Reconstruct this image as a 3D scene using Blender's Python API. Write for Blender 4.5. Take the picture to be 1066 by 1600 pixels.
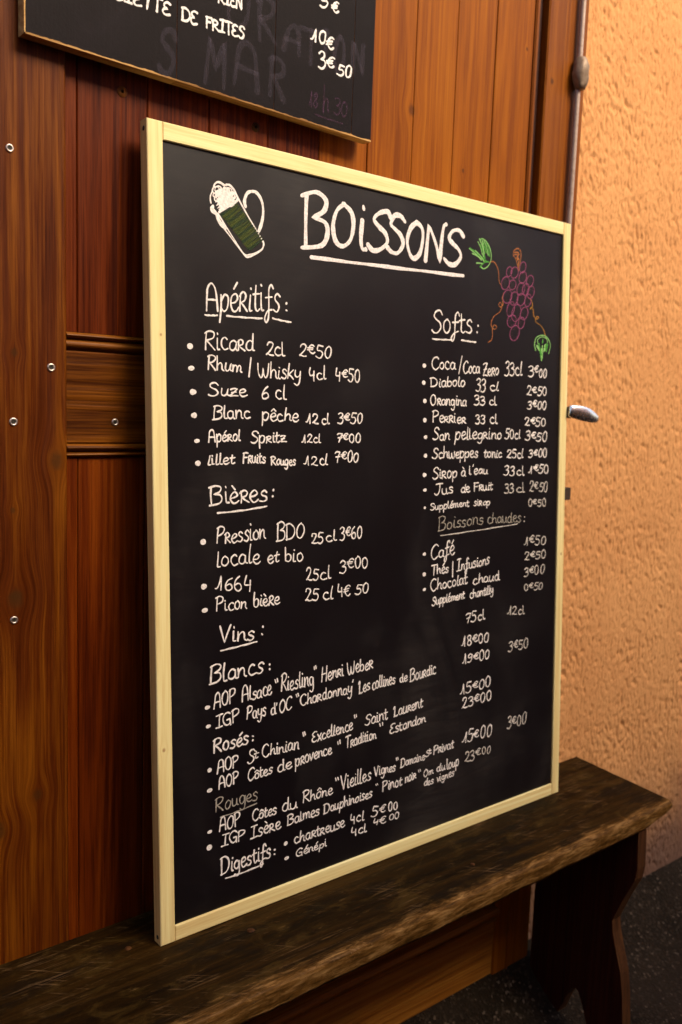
import bpy, math, random
from mathutils import Vector, Matrix, noise
S = bpy.context.scene
for o in list(bpy.data.objects): bpy.data.objects.remove(o)
COL = S.collection
rad = math.radians

# ---------------------------------------------------------------- camera
cd = bpy.data.cameras.new('camera'); cam = bpy.data.objects.new('camera', cd); COL.objects.link(cam)
cd.sensor_fit = 'VERTICAL'; cd.sensor_height = 36.0; cd.sensor_width = 24.0
cd.lens = 1425.959/1600*36
cd.shift_x = -62.31/1600; cd.shift_y = 12.25/1600
yaw, pitch, roll = 0.717515, -0.128874, 0.040639
f = Vector((math.sin(yaw)*math.cos(pitch), math.cos(yaw)*math.cos(pitch), math.sin(pitch)))
r = Vector((math.cos(yaw), -math.sin(yaw), 0)); u = r.cross(f)
r2 = r*math.cos(roll)+u*math.sin(roll); u2 = -r*math.sin(roll)+u*math.cos(roll)
M = Matrix((r2, u2, -f)).transposed().to_4x4(); M.translation = Vector((-0.607208, -1.257309, 1.282019))
cam.matrix_world = M
cd.clip_start = 0.02; cd.clip_end = 500
cd.dof.use_dof = True; cd.dof.focus_distance = 1.38; cd.dof.aperture_fstop = 4.5
S.camera = cam

# ---------------------------------------------------------------- light
SUN_AZ, SUN_EL = 21.0, 42.0      # azimuth to the right of the wall's outward normal
w = bpy.data.worlds.new('World'); S.world = w; w.use_nodes = True
nt = w.node_tree; nt.nodes.clear()
out = nt.nodes.new('ShaderNodeOutputWorld'); bg = nt.nodes.new('ShaderNodeBackground'); sky = nt.nodes.new('ShaderNodeTexSky')
sky.sky_type = 'NISHITA'; sky.sun_disc = False; sky.sun_elevation = rad(SUN_EL)
sky.sun_rotation = rad(180.0-SUN_AZ); sky.dust_density = 4.0; sky.air_density = 1.0; sky.ozone_density = 0.6
bg.inputs['Strength'].default_value = 0.062
nt.links.new(sky.outputs[0], bg.inputs[0]); nt.links.new(bg.outputs[0], out.inputs[0])
sd = bpy.data.lights.new('sun', 'SUN'); sun = bpy.data.objects.new('sun', sd); COL.objects.link(sun)
sd.energy = 1.5; sd.angle = rad(26); sd.color = (1.0, 0.83, 0.56)
d = Vector((math.sin(rad(SUN_AZ))*math.cos(rad(SUN_EL)), -math.cos(rad(SUN_AZ))*math.cos(rad(SUN_EL)), math.sin(rad(SUN_EL))))
sun.rotation_euler = d.to_track_quat('Z', 'Y').to_euler(); sun.location = d*6
S.view_settings.view_transform = 'Standard'; S.view_settings.look = 'None'
S.view_settings.exposure = 1.88; S.view_settings.gamma = 1.0; S.view_settings.use_curve_mapping = False

# ---------------------------------------------------------------- node helpers
class NT:
    def __init__(s, name):
        s.m = bpy.data.materials.new(name); s.m.use_nodes = True; s.t = s.m.node_tree
        s.b = s.t.nodes['Principled BSDF']; s.o = s.t.nodes['Material Output']
    def n(s, k, **kw):
        x = s.t.nodes.new('ShaderNode'+k)
        for a, v in kw.items(): setattr(x, a, v)
        return x
    def put(s, sock, v):
        if v is None: return
        if isinstance(v, bpy.types.NodeSocket): s.t.links.new(v, sock)
        else:
            if hasattr(sock.default_value, '__len__') and not hasattr(v, '__len__'): v = (v,)*len(sock.default_value)
            if hasattr(v, '__len__') and len(v) == 3 and len(sock.default_value) == 4: v = (*v, 1)
            sock.default_value = v
    def math(s, op, a, b=None, c=None, clamp=False):
        x = s.n('Math', operation=op, use_clamp=clamp)
        for i, v in enumerate((a, b, c)): s.put(x.inputs[i], v) if v is not None else None
        return x.outputs[0]
    def vm(s, op, a, b=None):
        x = s.n('VectorMath', operation=op); s.put(x.inputs[0], a)
        if b is not None: s.put(x.inputs[1], b)
        return x.outputs['Value'] if op in ('LENGTH', 'DOT_PRODUCT', 'DISTANCE') else x.outputs[0]
    def mix(s, f_, a, b, blend='MIX'):
        x = s.n('Mix', data_type='RGBA', blend_type=blend); s.put(x.inputs[0], f_); s.put(x.inputs[6], a); s.put(x.inputs[7], b)
        return x.outputs[2]
    def noise(s, v, scale, detail=4, rough=.55, dist=0.0, lac=2.0):
        x = s.n('TexNoise'); s.put(x.inputs['Vector'], v); s.put(x.inputs['Scale'], scale)
        x.inputs['Detail'].default_value = detail; x.inputs['Roughness'].default_value = rough
        x.inputs['Distortion'].default_value = dist; x.inputs['Lacunarity'].default_value = lac
        return x.outputs[0]
    def ramp(s, f_, stops, ease='LINEAR'):
        x = s.n('ValToRGB'); x.color_ramp.interpolation = ease; e = x.color_ramp.elements
        while len(e) < len(stops): e.new(.5)
        for i, (p_, c) in enumerate(stops): e[i].position = p_; e[i].color = (*c, 1) if hasattr(c, '__len__') else (c, c, c, 1)
        s.put(x.inputs[0], f_); return x.outputs[0]
    def rng(s, v, a, b, c=0., d_=1., smooth=False):
        x = s.n('MapRange', clamp=True); x.interpolation_type = 'SMOOTHSTEP' if smooth else 'LINEAR'
        for i, q in enumerate((v, a, b, c, d_)): s.put(x.inputs[i], q)
        return x.outputs[0]
    def bump(s, h, strength=.3, dist=.002, normal=None):
        x = s.n('Bump'); s.put(x.inputs['Strength'], strength); s.put(x.inputs['Distance'], dist); s.put(x.inputs['Height'], h)
        if normal is not None: s.put(x.inputs['Normal'], normal)
        return x.outputs[0]
    def set(s, **kw):
        for k, v in kw.items():
            s.put(s.b.inputs[{'color': 'Base Color', 'rough': 'Roughness', 'metal': 'Metallic', 'normal': 'Normal', 'spec': 'Specular IOR Level', 'alpha': 'Alpha', 'coat': 'Coat Weight', 'coatr': 'Coat Roughness'}[k]], v)
        return s.m

def wood(name, dark, mid, light, axis='Z', fine=1.0, rough=.5, bump=.35, knots=(), knotc=(.02, .008, .003), vary=.25, wear=None, obj_space=False, spec=.16, fibre=1.0):
    """long-grain timber; grain runs along axis; knots: (a, b, radius) in the face plane"""
    k = NT(name)
    base = k.n('TexCoord').outputs['Object'] if obj_space else k.n('NewGeometry').outputs['Position']
    oi = k.n('ObjectInfo').outputs['Random']
    P = base; km = None
    ai = 'XYZ'.index(axis); ci = 0 if ai == 2 else 2
    for (a, b, rr) in knots:        # a across the grain, b along it
        c = [0, 0, 0]; c[ci] = a; c[ai] = b
        dv = k.vm('SUBTRACT', P, tuple(c)); sc = [0, 0, 0]; sc[ci] = 1/rr; sc[ai] = 1/(rr*1.25)
        dd = k.vm('LENGTH', k.vm('MULTIPLY', dv, tuple(sc)))
        g = k.math('EXPONENT', k.math('MULTIPLY', k.math('POWER', k.math('MULTIPLY', dd, .42), 2), -1))
        flag = [0, 0, 0]; flag[ci] = -.86
        k3 = k.n('Combine' + 'XYZ'); [k.t.links.new(g, k3.inputs[i]) for i in range(3)]
        P = k.vm('ADD', P, k.vm('MULTIPLY', k.vm('MULTIPLY', dv, tuple(flag)), k3.outputs[0]))
        core = k.rng(k.math('ADD', dd, k.math('MULTIPLY', k.math('SUBTRACT', k.noise(base, 90, 3), .5), .7)), .35, 1.25, 1, 0, True)
        km = core if km is None else k.math('MAXIMUM', km, core)
    off = k.n('CombineXYZ'); k.put(off.inputs[0], k.math('MULTIPLY', oi, 7.3)); k.put(off.inputs[1], k.math('MULTIPLY', oi, 3.1)); k.put(off.inputs[2], k.math('MULTIPLY', oi, 11.7))
    Q = k.vm('ADD', P, off.outputs[0])
    def sc(across, along):
        v = [across]*3; v[ai] = along; return k.vm('MULTIPLY', Q, tuple(v))
    fib = k.noise(sc(300*fine, 5), 1, 4, .7)
    band = k.noise(sc(52*fine, 1.2), 1, 5, .68, .35)
    ring = k.math('SINE', k.math('MULTIPLY', k.noise(sc(11*fine, .30), 1, 1, .5, .25), 105))
    ring = k.rng(ring, -.6, 1, 0, 1, True)
    blotch = k.noise(sc(7, 2.2), 1, 4, .6, .3)
    pore = k.noise(sc(900*fine, 14), 1, 2, .6)
    t = k.math('ADD', k.math('MULTIPLY', k.math('SUBTRACT', band, .5), .85), k.math('ADD', k.math('MULTIPLY', ring, .13), .44))
    t = k.math('ADD', t, k.math('MULTIPLY', k.math('SUBTRACT', fib, .5), .85*fibre))
    t = k.math('SUBTRACT', t, k.math('MULTIPLY', k.rng(pore, .56, .70), .16*fibre))
    t = k.math('ADD', t, k.math('MULTIPLY', k.math('SUBTRACT', blotch, .5), .55))
    t = k.math('ADD', t, k.math('MULTIPLY', k.math('SUBTRACT', oi, .5), vary))
    col = k.ramp(t, [(.22, dark), (.52, mid), (.85, light)])
    if km is not None:
        kr = k.noise(sc(150, 60), 1, 3, .6)
        col = k.mix(k.math('MULTIPLY', km, k.rng(kr, .2, .75, .45, .95)), col, knotc)
    h = k.math('ADD', k.math('MULTIPLY', fib, .5), k.math('MULTIPLY', ring, .6))
    if wear: col = wear(k, col, base, Q)
    rg = k.rng(fib, .3, .7, rough-.08, rough+.12)
    return k.set(color=col, rough=rg, spec=spec, normal=k.bump(h, bump, .0012))

# ---------------------------------------------------------------- mesh helpers
def put(name, verts, faces, mats, parent=None, fmat=None, smooth=False):
    me = bpy.data.meshes.new(name); me.from_pydata([tuple(v) for v in verts], [], faces); me.update()
    for m in (mats if isinstance(mats, (list, tuple)) else [mats]): me.materials.append(m)
    if fmat: me.polygons.foreach_set('material_index', fmat)
    if smooth: me.polygons.foreach_set('use_smooth', [True]*len(me.polygons))
    o = bpy.data.objects.new(name, me); COL.objects.link(o)
    if parent: o.parent = parent
    return o
def tag(o, label=None, cat=None, group=None, kind=None):
    for k_, v in (('label', label), ('category', cat), ('group', group), ('kind', kind)):
        if v: o[k_] = v
    return o
def empty(name, loc, label, cat, rot=(0, 0, 0), group=None):
    o = bpy.data.objects.new(name, None); COL.objects.link(o); o.location = loc; o.rotation_euler = rot
    o.empty_display_size = .1
    return tag(o, label, cat, group, 'thing')
def extrude(profile, path_axis, a, b, closed=True):
    """2-D profile extruded along an axis. 'Z': profile=(x,y); 'X': profile=(y,z); 'Y': profile=(x,z)"""
    V = []; n = len(profile)
    for t in (a, b):
        for p in profile:
            V.append({'Z': (p[0], p[1], t), 'X': (t, p[0], p[1]), 'Y': (p[0], t, p[1])}[path_axis])
    F = [(i, (i+1) % n, n+(i+1) % n, n+i) for i in range(n)] + [tuple(range(n-1, -1, -1)), tuple(range(n, 2*n))]
    return V, F
def box(x0, x1, y0, y1, z0, z1, bev=0.0):
    """box with its front (-y) long edges chamfered"""
    return x0, x1, y0, y1, z0, z1, bev
def sub(v, o): return [(a[0]-o[0], a[1]-o[1], a[2]-o[2]) for a in v]
def board_piece(name, x0, x1, yf, yb, z0, z1, mat, parent, bev=.002, axis='Z', seg=1, wob=0.0):
    """timber with chamfered front arrises, in world coordinates under a parent at its own place"""
    if axis == 'Z': prof = [(x0, yb), (x0, yf+bev), (x0+bev, yf), (x1-bev, yf), (x1, yf+bev), (x1, yb)]
    else: prof = [(yb, z0), (yf+bev, z0), (yf, z0+bev), (yf, z1-bev), (yf+bev, z1), (yb, z1)]
    V, F = extrude(prof, axis, z0 if axis == 'Z' else x0, z1 if axis == 'Z' else x1)
    return put(name, sub(V, parent.location), F, mat, parent)
def lathe(name, prof, mat, parent=None, n=20, axis='Z', loc=(0, 0, 0), smooth=True):
    V = []; F = []
    for (r_, t) in prof:
        for i in range(n):
            a = 2*math.pi*i/n; c, s_ = r_*math.cos(a), r_*math.sin(a)
            V.append({'Z': (c, s_, t), 'Y': (c, t, s_), 'X': (t, c, s_)}[axis])
    for j in range(len(prof)-1):
        for i in range(n):
            q = (j*n+i, j*n+(i+1) % n, (j+1)*n+(i+1) % n, (j+1)*n+i)
            F.append(q if axis != 'Y' else q[::-1])
    F.append(tuple(range(n-1, -1, -1))); F.append(tuple((len(prof)-1)*n+i for i in range(n)))
    o = put(name, V, F, mat, parent, smooth=smooth); o.location = loc
    return o
def tube(name, pts, radii, mat, parent, n=12, flat=None):
    """swept tube along pts (lists of 3-vectors); radii: (across, up) per point"""
    V = []; F = []; P = [Vector(p) for p in pts]
    for i, p in enumerate(P):
        t = (P[min(i+1, len(P)-1)]-P[max(i-1, 0)]).normalized()
        s_ = t.cross(Vector((0, 0, 1))) if abs(t.z) < .9 else t.cross(Vector((1, 0, 0)))
        s_.normalize(); up = s_.cross(t); ra, rb = radii[i] if hasattr(radii[i], '__len__') else (radii[i], radii[i])
        for j in range(n):
            a = 2*math.pi*j/n; V.append(tuple(p+s_*ra*math.cos(a)+up*rb*math.sin(a)))
    for i in range(len(P)-1):
        for j in range(n): F.append((i*n+j, i*n+(j+1) % n, (i+1)*n+(j+1) % n, (i+1)*n+j))
    F += [tuple(range(n-1, -1, -1)), tuple((len(P)-1)*n+j for j in range(n))]
    return put(name, V, F, mat, parent, smooth=True)

# ---------------------------------------------------------------- materials
DOOR_KNOTS = [(-.115, 1.182, .011), (-.1725, .992, .012), (-.1754, 1.115, .004), (-.145, .70, .008), (-.20, .66, .012), (-.171, 1.327, .005)]
m_stile = wood('stained_stile_wood', (.034, .0050, .0004), (.085, .0160, .0006), (.19, .054, .002), knots=DOOR_KNOTS, knotc=(.055, .020, .004), rough=.42, bump=.5)
m_plank_l = wood('dark_stained_plank', (.040, .0048, .0004), (.110, .0165, .0006), (.19, .039, .002), rough=.38, vary=.18)
m_plank_r = wood('amber_stained_plank', (.16, .037, .0006), (.26, .070, .0010), (.33, .104, .003), rough=.5, vary=.12, bump=.2, spec=.12,
    knots=[(.533, 1.798, .009), (.67, 1.72, .004), (.83, 1.98, .004)], knotc=(.08, .022, .004))
m_rail = wood('stained_rail_wood', (.045, .010, .0006), (.15, .042, .0014), (.32, .115, .008), axis='X', rough=.42, bump=.5)
m_post = wood('red_brown_stile_wood', (.09, .018, .0006), (.17, .043, .0012), (.25, .072, .003), rough=.4, knots=[(.90, 1.935, .006)], knotc=(.05, .015, .004))
m_groove = NT('dark_groove_shade').set(color=(.05, .008, .002), rough=.6)  # dark joint colour; also paints shade into the recessed groove strips
m_pine = wood('pale_pine_upright', (.72, .52, .22), (.84, .70, .34), (.90, .79, .45), rough=.5, bump=.18, vary=.06, obj_space=True, fibre=.85, fine=.8, knots=[(.010, .30, .0028), (.016, .905, .002), (.931, .52, .003)], knotc=(.35, .14, .05))
m_pine_side = wood('bounce_tinted_pine_edge', (.58, .32, .10), (.72, .45, .16), (.80, .56, .24), rough=.6, bump=.2, vary=.05, obj_space=True, fine=.9, spec=.1)  # darker edge pine, its orange warmed to stand in for bounce light
m_pine_x = wood('pale_pine_rail', (.72, .52, .22), (.84, .70, .34), (.90, .79, .45), axis='X', rough=.5, bump=.18, vary=.06, obj_space=True, fibre=.85, fine=.8)

def mat_slate(name, base, rough, dust):
    k = NT(name); P = k.n('TexCoord').outputs['Object']
    n1 = k.noise(k.vm('MULTIPLY', P, (3, 3, 2)), 1, 5, .6, .6)
    n2 = k.noise(k.vm('MULTIPLY', P, (9, 9, 70)), 1, 4, .6, 1.4)
    sm = k.math('MULTIPLY', k.rng(n1, .45, .75, 0, 1, True), k.rng(n2, .35, .75, .3, 1))
    spk = k.rng(k.noise(P, 700, 2, .5), .70, .78)
    col = k.mix(k.math('MULTIPLY', sm, dust), base, (.16, .135, .12)); col = k.mix(k.math('MULTIPLY', spk, .10), col, (.4, .36, .34))
    return k.set(color=col, rough=k.rng(n1, .3, .7, rough-.05, rough+.07), spec=.40, normal=k.bump(k.noise(P, 260, 3, .6), .08, .0006))
m_slate = mat_slate('black_chalkboard_film', (.0048, .0031, .0045), .36, .16)
def mat_blackpaint():
    k = NT('worn_blackboard_paint'); P = k.n('NewGeometry').outputs['Position']
    n1 = k.noise(k.vm('MULTIPLY', P, (5, 5, 4)), 1, 6, .65, 1.2)
    g = k.noise(k.vm('MULTIPLY', P, (160, 160, 5)), 1, 3, .6)
    smear = k.math('MULTIPLY', k.rng(n1, .45, .8, 0, 1, True), .16)
    col = k.mix(smear, (.0065, .0036, .0050), (.06, .045, .065))
    return k.set(color=col, rough=.6, spec=.1, normal=k.bump(k.math('ADD', g, k.noise(P, 300, 3)), .25, .001))
m_black = mat_blackpaint()
m_raw = wood('raw_board_edge_wood', (.22, .10, .03), (.50, .28, .10), (.68, .44, .18), axis='X', rough=.7, bump=.5, fine=.7)

def chalk(name, c, alpha=1.0, grain=.35):
    k = NT(name); P = k.n('TexCoord').outputs['Object']
    n1 = k.noise(P, 240, 3, .6); n2 = k.noise(P, 1400, 2, .5)
    col = k.mix(k.rng(n1, .35, .7, grain, 0), c, tuple(x*.72 for x in c))
    a = k.math('MULTIPLY', k.math('SUBTRACT', 1.0, k.math('MULTIPLY', k.rng(n2, .55, .8), .35)), k.rng(n1, .30, .55, alpha*.74, alpha))
    k.set(color=col, rough=.8, spec=.2, alpha=a)
    return k.m
CH = {'w': chalk('white_chalk_marker', (.95, .87, .84)), 'm': chalk('thin_white_chalk_marker', (.84, .76, .70), .85, .5), 'f': chalk('faded_white_chalk_marker', (.55, .49, .42), .72, .6),
      'T': chalk('bold_white_chalk_marker', (.95, .85, .84), .97, .25), 'g': chalk('light_green_chalk', (.30, .62, .20), .85, .5), 'G': chalk('green_chalk', (.10, .40, .06), .85, .5),
      'o': chalk('olive_chalk', (.075, .095, .02), .75, .6), 'O': chalk('dark_green_chalk', (.03, .055, .022), .7, .6), 'p': chalk('purple_chalk', (.30, .075, .165), .9, .5),
      'q': chalk('dull_purple_chalk', (.16, .045, .10), .55, .6), 'b': chalk('brown_chalk', (.42, .15, .05), .8, .6), 'y': chalk('ochre_chalk', (.42, .20, .035), .8, .6),
      'u': chalk('thick_white_paint_marker', (.95, .90, .89), .99, .2), 'x': chalk('ghost_chalk', (.15, .12, .17), .13, .5), 'z': chalk('ghost_purple_chalk', (.20, .08, .18), .18, .5)}
CH['h'] = CH['w']
WID = {'w': 2.3, 'm': 2.1, 'f': 2.0, 'h': 2.7, 'T': 7.6, 'u': 3.1, 'x': 8.0, 'z': 2.4}

def mat_plaster():
    k = NT('peach_roughcast_plaster'); P = k.n('NewGeometry').outputs['Position']
    a = k.noise(k.vm('MULTIPLY', P, (1, 1, .6)), 120, 4, .65, .4)
    c = k.noise(P, 420, 3, .6)
    big = k.noise(P, 2.2, 5, .65)
    col = k.mix(k.rng(big, .3, .7, 0, 1), (.60, .280, .112), (.69, .345, .142))
    col = k.mix(k.rng(a, .32, .47, .55, 0, True), col, (.30, .115, .032))
    col = k.mix(k.rng(c, .62, .75, 0, .25), col, (.75, .42, .20))
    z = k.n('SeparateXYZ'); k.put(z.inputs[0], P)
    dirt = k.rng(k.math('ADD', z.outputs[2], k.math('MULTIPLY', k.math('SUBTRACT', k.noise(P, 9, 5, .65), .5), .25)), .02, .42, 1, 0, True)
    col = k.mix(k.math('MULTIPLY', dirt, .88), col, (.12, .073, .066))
    h = k.math('ADD', a, k.math('MULTIPLY', c, .3))
    return k.set(color=col, rough=.95, spec=.08, normal=k.bump(h, .45, .0035))
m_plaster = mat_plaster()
def mat_ground():
    k = NT('dark_speckled_paving'); P = k.n('NewGeometry').outputs['Position']
    v = k.n('TexVoronoi'); k.put(v.inputs['Vector'], P); v.inputs['Scale'].default_value = 190
    cs = k.n('SeparateColor'); k.put(cs.inputs[0], v.outputs['Color'])
    col = k.ramp(cs.outputs[0], [(.0, (.008, .005, .003)), (.6, (.016, .010, .006)), (.86, (.036, .025, .017)), (.97, (.11, .08, .06))], 'CONSTANT')
    col = k.mix(k.rng(k.noise(P, 5, 5, .6), .35, .7, 0, .6), col, (.03, .02, .014))
    return k.set(color=col, rough=.9, spec=.1, normal=k.bump(k.math('ADD', v.outputs['Distance'], k.noise(P, 60, 4)), .6, .004))
m_ground = mat_ground()
m_low = wood('fill_lit_orange_wood', (.10, .028, .003), (.25, .085, .010), (.38, .16, .025), axis='X', rough=.5, bump=.4)  # lightened beyond the other rails in place of fill light under the bench
def mat_metal(name, c, rough, bumpy, rust=0.):
    k = NT(name); P = k.n('NewGeometry').outputs['Position']
    n1 = k.noise(P, 120, 4, .6)
    col = k.mix(k.math('MULTIPLY', k.rng(n1, .45, .7), rust), c, (.12, .05, .02))
    return k.set(color=col, metal=1.0 if rust < .3 else .35, rough=k.rng(n1, .3, .7, rough, rough+.12), normal=k.bump(n1, bumpy, .002))
m_chrome = mat_metal('polished_steel', (.97, .96, .94), .20, .02)
m_rod = mat_metal('dull_painted_rod_metal', (.42, .31, .26), .50, .2, .31)
m_cast = mat_metal('dark_cast_iron', (.24, .17, .12), .5, .6, .4)
m_iron = mat_metal('blackened_iron', (.05, .035, .025), .6, .2, .5)
m_screw = mat_metal('zinc_screw_metal', (.72, .62, .55), .35, .1)
m_dark = NT('screw_recess_black').set(color=(.02, .015, .01), rough=.7)

# ---------------------------------------------------------------- ground
prof = [(.12, .012), (.03, .010), (.0, .0), (-.03, -.035), (-.08, -.075), (-.16, -.115), (-.30, -.145), (-.5, -.155), (-1, -.16), (-3, -.18), (-12, -.25), (-60, -.3)]
xs = [-60, -20, -8, -3, -1.5, -.5, 0, .5, 1, 1.5, 2, 3, 6, 14, 60]
V = [(x, y, z) for x in xs for (y, z) in prof]; n = len(prof)
F = [(i*n+j, i*n+j+1, (i+1)*n+j+1, (i+1)*n+j) for i in range(len(xs)-1) for j in range(n-1)]
tag(put('pavement', V, F, m_ground, smooth=True), 'dark speckled pavement rising to the foot of the wall', kind='structure')

# ---------------------------------------------------------------- plaster wall
pw = empty('plaster_wall', (.99, .03, 0), 'peach roughcast plaster wall to the right of the wooden shutter', 'wall')
V, F = extrude([(2.10, .03), (9.5, .03), (9.5, .40), (2.10, .40)], 'Z', -.05, 4.2)
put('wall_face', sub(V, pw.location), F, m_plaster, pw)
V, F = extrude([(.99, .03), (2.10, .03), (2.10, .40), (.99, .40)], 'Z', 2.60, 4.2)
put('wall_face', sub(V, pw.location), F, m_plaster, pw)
# trowelled roughcast relief, modelled where the wall is seen close
V = []; F = []; sx_, sz_ = .0026, .0033; nx_, nz_ = int(1.11/sx_), int(2.65/sz_)
for a in range(nx_+1):
    x = .99+1.11*a/nx_
    for b in range(nz_+1):
        z = -.05+2.65*b/nz_
        d1 = noise.noise(Vector((x*104+.5*noise.noise(Vector((x*40, 0, z*40))), 3.1, z*60+x*18)))
        d2 = noise.noise(Vector((x*150, 9.3, z*100)))
        d3 = noise.noise(Vector((x*9, 1.7, z*6)))
        g = min(0, d1+.08+.40*d3)*.0054+d2*.0014+d3*.0010
        m_ = min(1, (x-.99)/.02, (2.10-x)/.02, (2.60-z)/.02)
        V.append((x, .03-g*max(m_, 0), z))
for a in range(nx_):
    for b in range(nz_):
        q = a*(nz_+1)+b; F.append((q, q+nz_+1, q+nz_+2, q+1))
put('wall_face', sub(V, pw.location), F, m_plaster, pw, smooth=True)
lw = empty('plaster_wall', (-1.42, .03, 0), 'peach plaster wall beyond the left side of the wooden shutter', 'wall')
V, F = extrude([(-6.0, .03), (-1.42, .03), (-1.42, .40), (-6.0, .40)], 'Z', -.05, 4.2)
put('wall_face', sub(V, lw.location), F, m_plaster, lw)
V, F = extrude([(-1.42, .03), (.99, .03), (.99, .40), (-1.42, .40)], 'Z', 2.62, 4.2)
put('wall_face', sub(V, lw.location), F, m_plaster, lw)

# ---------------------------------------------------------------- house added unseen behind the camera to shade the wall and colour board reflections
oh = empty('light_blocker', (1.0, -3.9, -.2), 'added unseen house across the narrow lane', 'light_blocker')
m_op = NT('blocker_pale').set(color=(.62, .58, .68), rough=.9); m_ot = NT('blocker_dark').set(color=(.09, .05, .026), rough=.8)
V, F = extrude([(-7, -3.9), (9, -3.9), (9, -7.5), (-7, -7.5)], 'Z', 2.05, 4.72); put('blocker_upper', sub(V, oh.location), [f_[::-1] for f_ in F], m_op, oh)
V, F = extrude([(-7, -3.85), (9, -3.85), (9, -7.5), (-7, -7.5)], 'Z', -.3, 2.05); put('blocker_lower', sub(V, oh.location), [f_[::-1] for f_ in F], m_ot, oh)

# ---------------------------------------------------------------- wooden door
door = empty('wooden_shutter', (.4, 0, 0), 'large brown stained plank shutter with wide stiles and a mid rail behind the framed menu', 'shutter')
BP = board_piece
ZT = 2.60; ZB = .0
V, F = extrude([(-1.42, .045), (1.005, .045), (1.005, .075), (-1.42, .075)], 'Z', ZB, ZT)
put('backing_panel', sub(V, door.location), F, m_groove, door)
BP('stile', -.3305, -.0990, 0, .045, ZB, ZT, m_stile, door, .003)
BP('stile', .8807, 1.0055, 0, .045, ZB, ZT, m_post, door, .003)
edges = [-.0985, -.0799, .0244, .1252, .2300, .3312, .4340, .5369, .6392, .7423, .8487]
for (za, zb) in ((.168, 1.185), (1.3610, ZT-.14)):
    for i in range(len(edges)-1):
        a, b = edges[i]+.0005, edges[i+1]-.0005
        BP('plank', a, b, .010+.0006*((i*7) % 3), .045, za, zb, m_plank_l if i < 5 else m_plank_r, door, .0014)
    BP('moulding', .8493, .8605, .006, .045, za, zb, m_post, door, .003)
    BP('moulding', .8611, .8801, .018, .045, za, zb, m_groove, door, .001)
# middle rail with its ridged mouldings
BP('rail', -.0985, .8801, .006, .045, 1.2052, 1.3350, m_rail, door, .002, 'X')
def bead(z0, z1, yf, mat=m_rail):
    pr = [(.045, z0)]+[(yf+.006-.006*math.sin(math.pi*t/8), z0+(z1-z0)*t/8) for t in range(9)]+[(.045, z1)]
    V, F = extrude(pr, 'X', -.0985, .8801); put('moulding', sub(V, door.location), F, mat, door)
bead(1.3522, 1.3604, .001); bead(1.3352, 1.3516, .003)
bead(1.1945, 1.2050, .001); bead(1.1856, 1.1943, .004)
# bottom rail
BP('rail', -.0985, .8801, .004, .045, .0, .1325, m_low, door, .003, 'X')
bead(.1330, .1410, -.004, m_low); bead(.1412, .1495, .012, m_groove); bead(.1497, .1670, -.014, m_low)
BP('rail', -.0985, .8801, .0, .045, ZT-.139, ZT, m_rail, door, .003, 'X')
BP('moulding', .9237, .9285, -.004, -.0002, .0, .300, m_post, door, .001)
# second leaf to the left
ex = [-1.30+.0995*i for i in range(10)]
for i in range(9):
    BP('plank', ex[i]+.0006, ex[i+1]-.0006, .010, .045, .0, ZT-.14, m_plank_l, door, .0028)
BP('stile', -1.415, -1.301, 0, .045, ZB, ZT, m_stile, door, .003)
BP('moulding', -.4035, -.3320, .004, .045, ZB, ZT-.14, m_groove, door, .002)
BP('rail', -1.300, -.3320, .0, .045, ZT-.139, ZT, m_rail, door, .003, 'X')
# screws and wooden plugs
def screw(x, z, r_=.0052, y=0.0):
    r_ *= 1.1
    o = lathe('screw', [(r_*.5, .004), (r_, .0005), (r_, -.0008), (r_*.82, -.0018), (r_*.55, -.0014), (r_*.52, -.0003)], m_screw, door, 20, 'Y', (x-.4, y, z))
    c = lathe('screw_recess', [(r_*.50, .0), (r_*.46, -.0006), (r_*.12, -.0006)], m_dark, o, 6, 'Y', (0, -.0001, 0), False)
for x, z, r_, y in ((-.1215, 1.310, .0052, 0), (-.1732, 1.235, .0052, 0), (-.0260, 1.2365, .0048, .006), (-.1754, .962, .0050, 0), (-.1741, 1.588, .0048, 0)): screw(x, z, r_, y)
m_plug = wood('turned_plug_wood', (.10, .03, .006), (.20, .07, .014), (.28, .11, .03), rough=.5)
m_plug2 = wood('dark_plug_wood', (.02, .008, .003), (.05, .018, .005), (.08, .03, .008), rough=.6)
for x, z, m_ in ((-.0145, 1.698, m_plug), (.2065, 1.698, m_plug2)):
    lathe('plug', [(.0075, .01), (.0075, -.0012), (.0066, -.0022), (.002, -.0026)], m_, door, 18, 'Y', (x-.4, .0115, z))
# espagnolette: rod, guides, lever handle, keeper
rod = empty_rod = None
def rodx(z): return .9705+(z-1.70)*.002
rod = tube('bolt_rod', [(rodx(z)-.4, -.0095, z) for z in (1.10, 1.3, 1.5, 1.7, 1.9, 2.1, 2.3, 2.5)], [.0060]*8, m_rod, door, 14)
pr = [(.0075, -.032), (.0105, -.030), (.0130, -.023), (.0158, -.011), (.0165, .0), (.0155, .012), (.0128, .023), (.0098, .029), (.0075, .031)]
for zc in (1.9649, 2.47):
    g_ = lathe('rod_guide', pr, m_cast, door, 20, 'Z', (rodx(zc)-.4, -.014, zc))
    for v in g_.data.vertices:
        d_ = noise.noise(Vector(v.co)*90+Vector((zc, 0, 0)))*.0055; nn = Vector((v.co.x, v.co.y, 0)).normalized(); v.co += nn*d_
    lathe('guide_stud', [(.006, .03), (.006, .0), (.004, -.002)], m_cast, g_, 12, 'Y', (0, 0.0, 0))
lathe('handle_socket', [(.022, .068), (.022, .060), (.013, .055), (.011, .035), (.0125, .012), (.012, .0), (.006, -.003)], m_iron, door, 18, 'Y', (.9525-.4, -.070, 1.2755))
hp = []; hr = []
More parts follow.
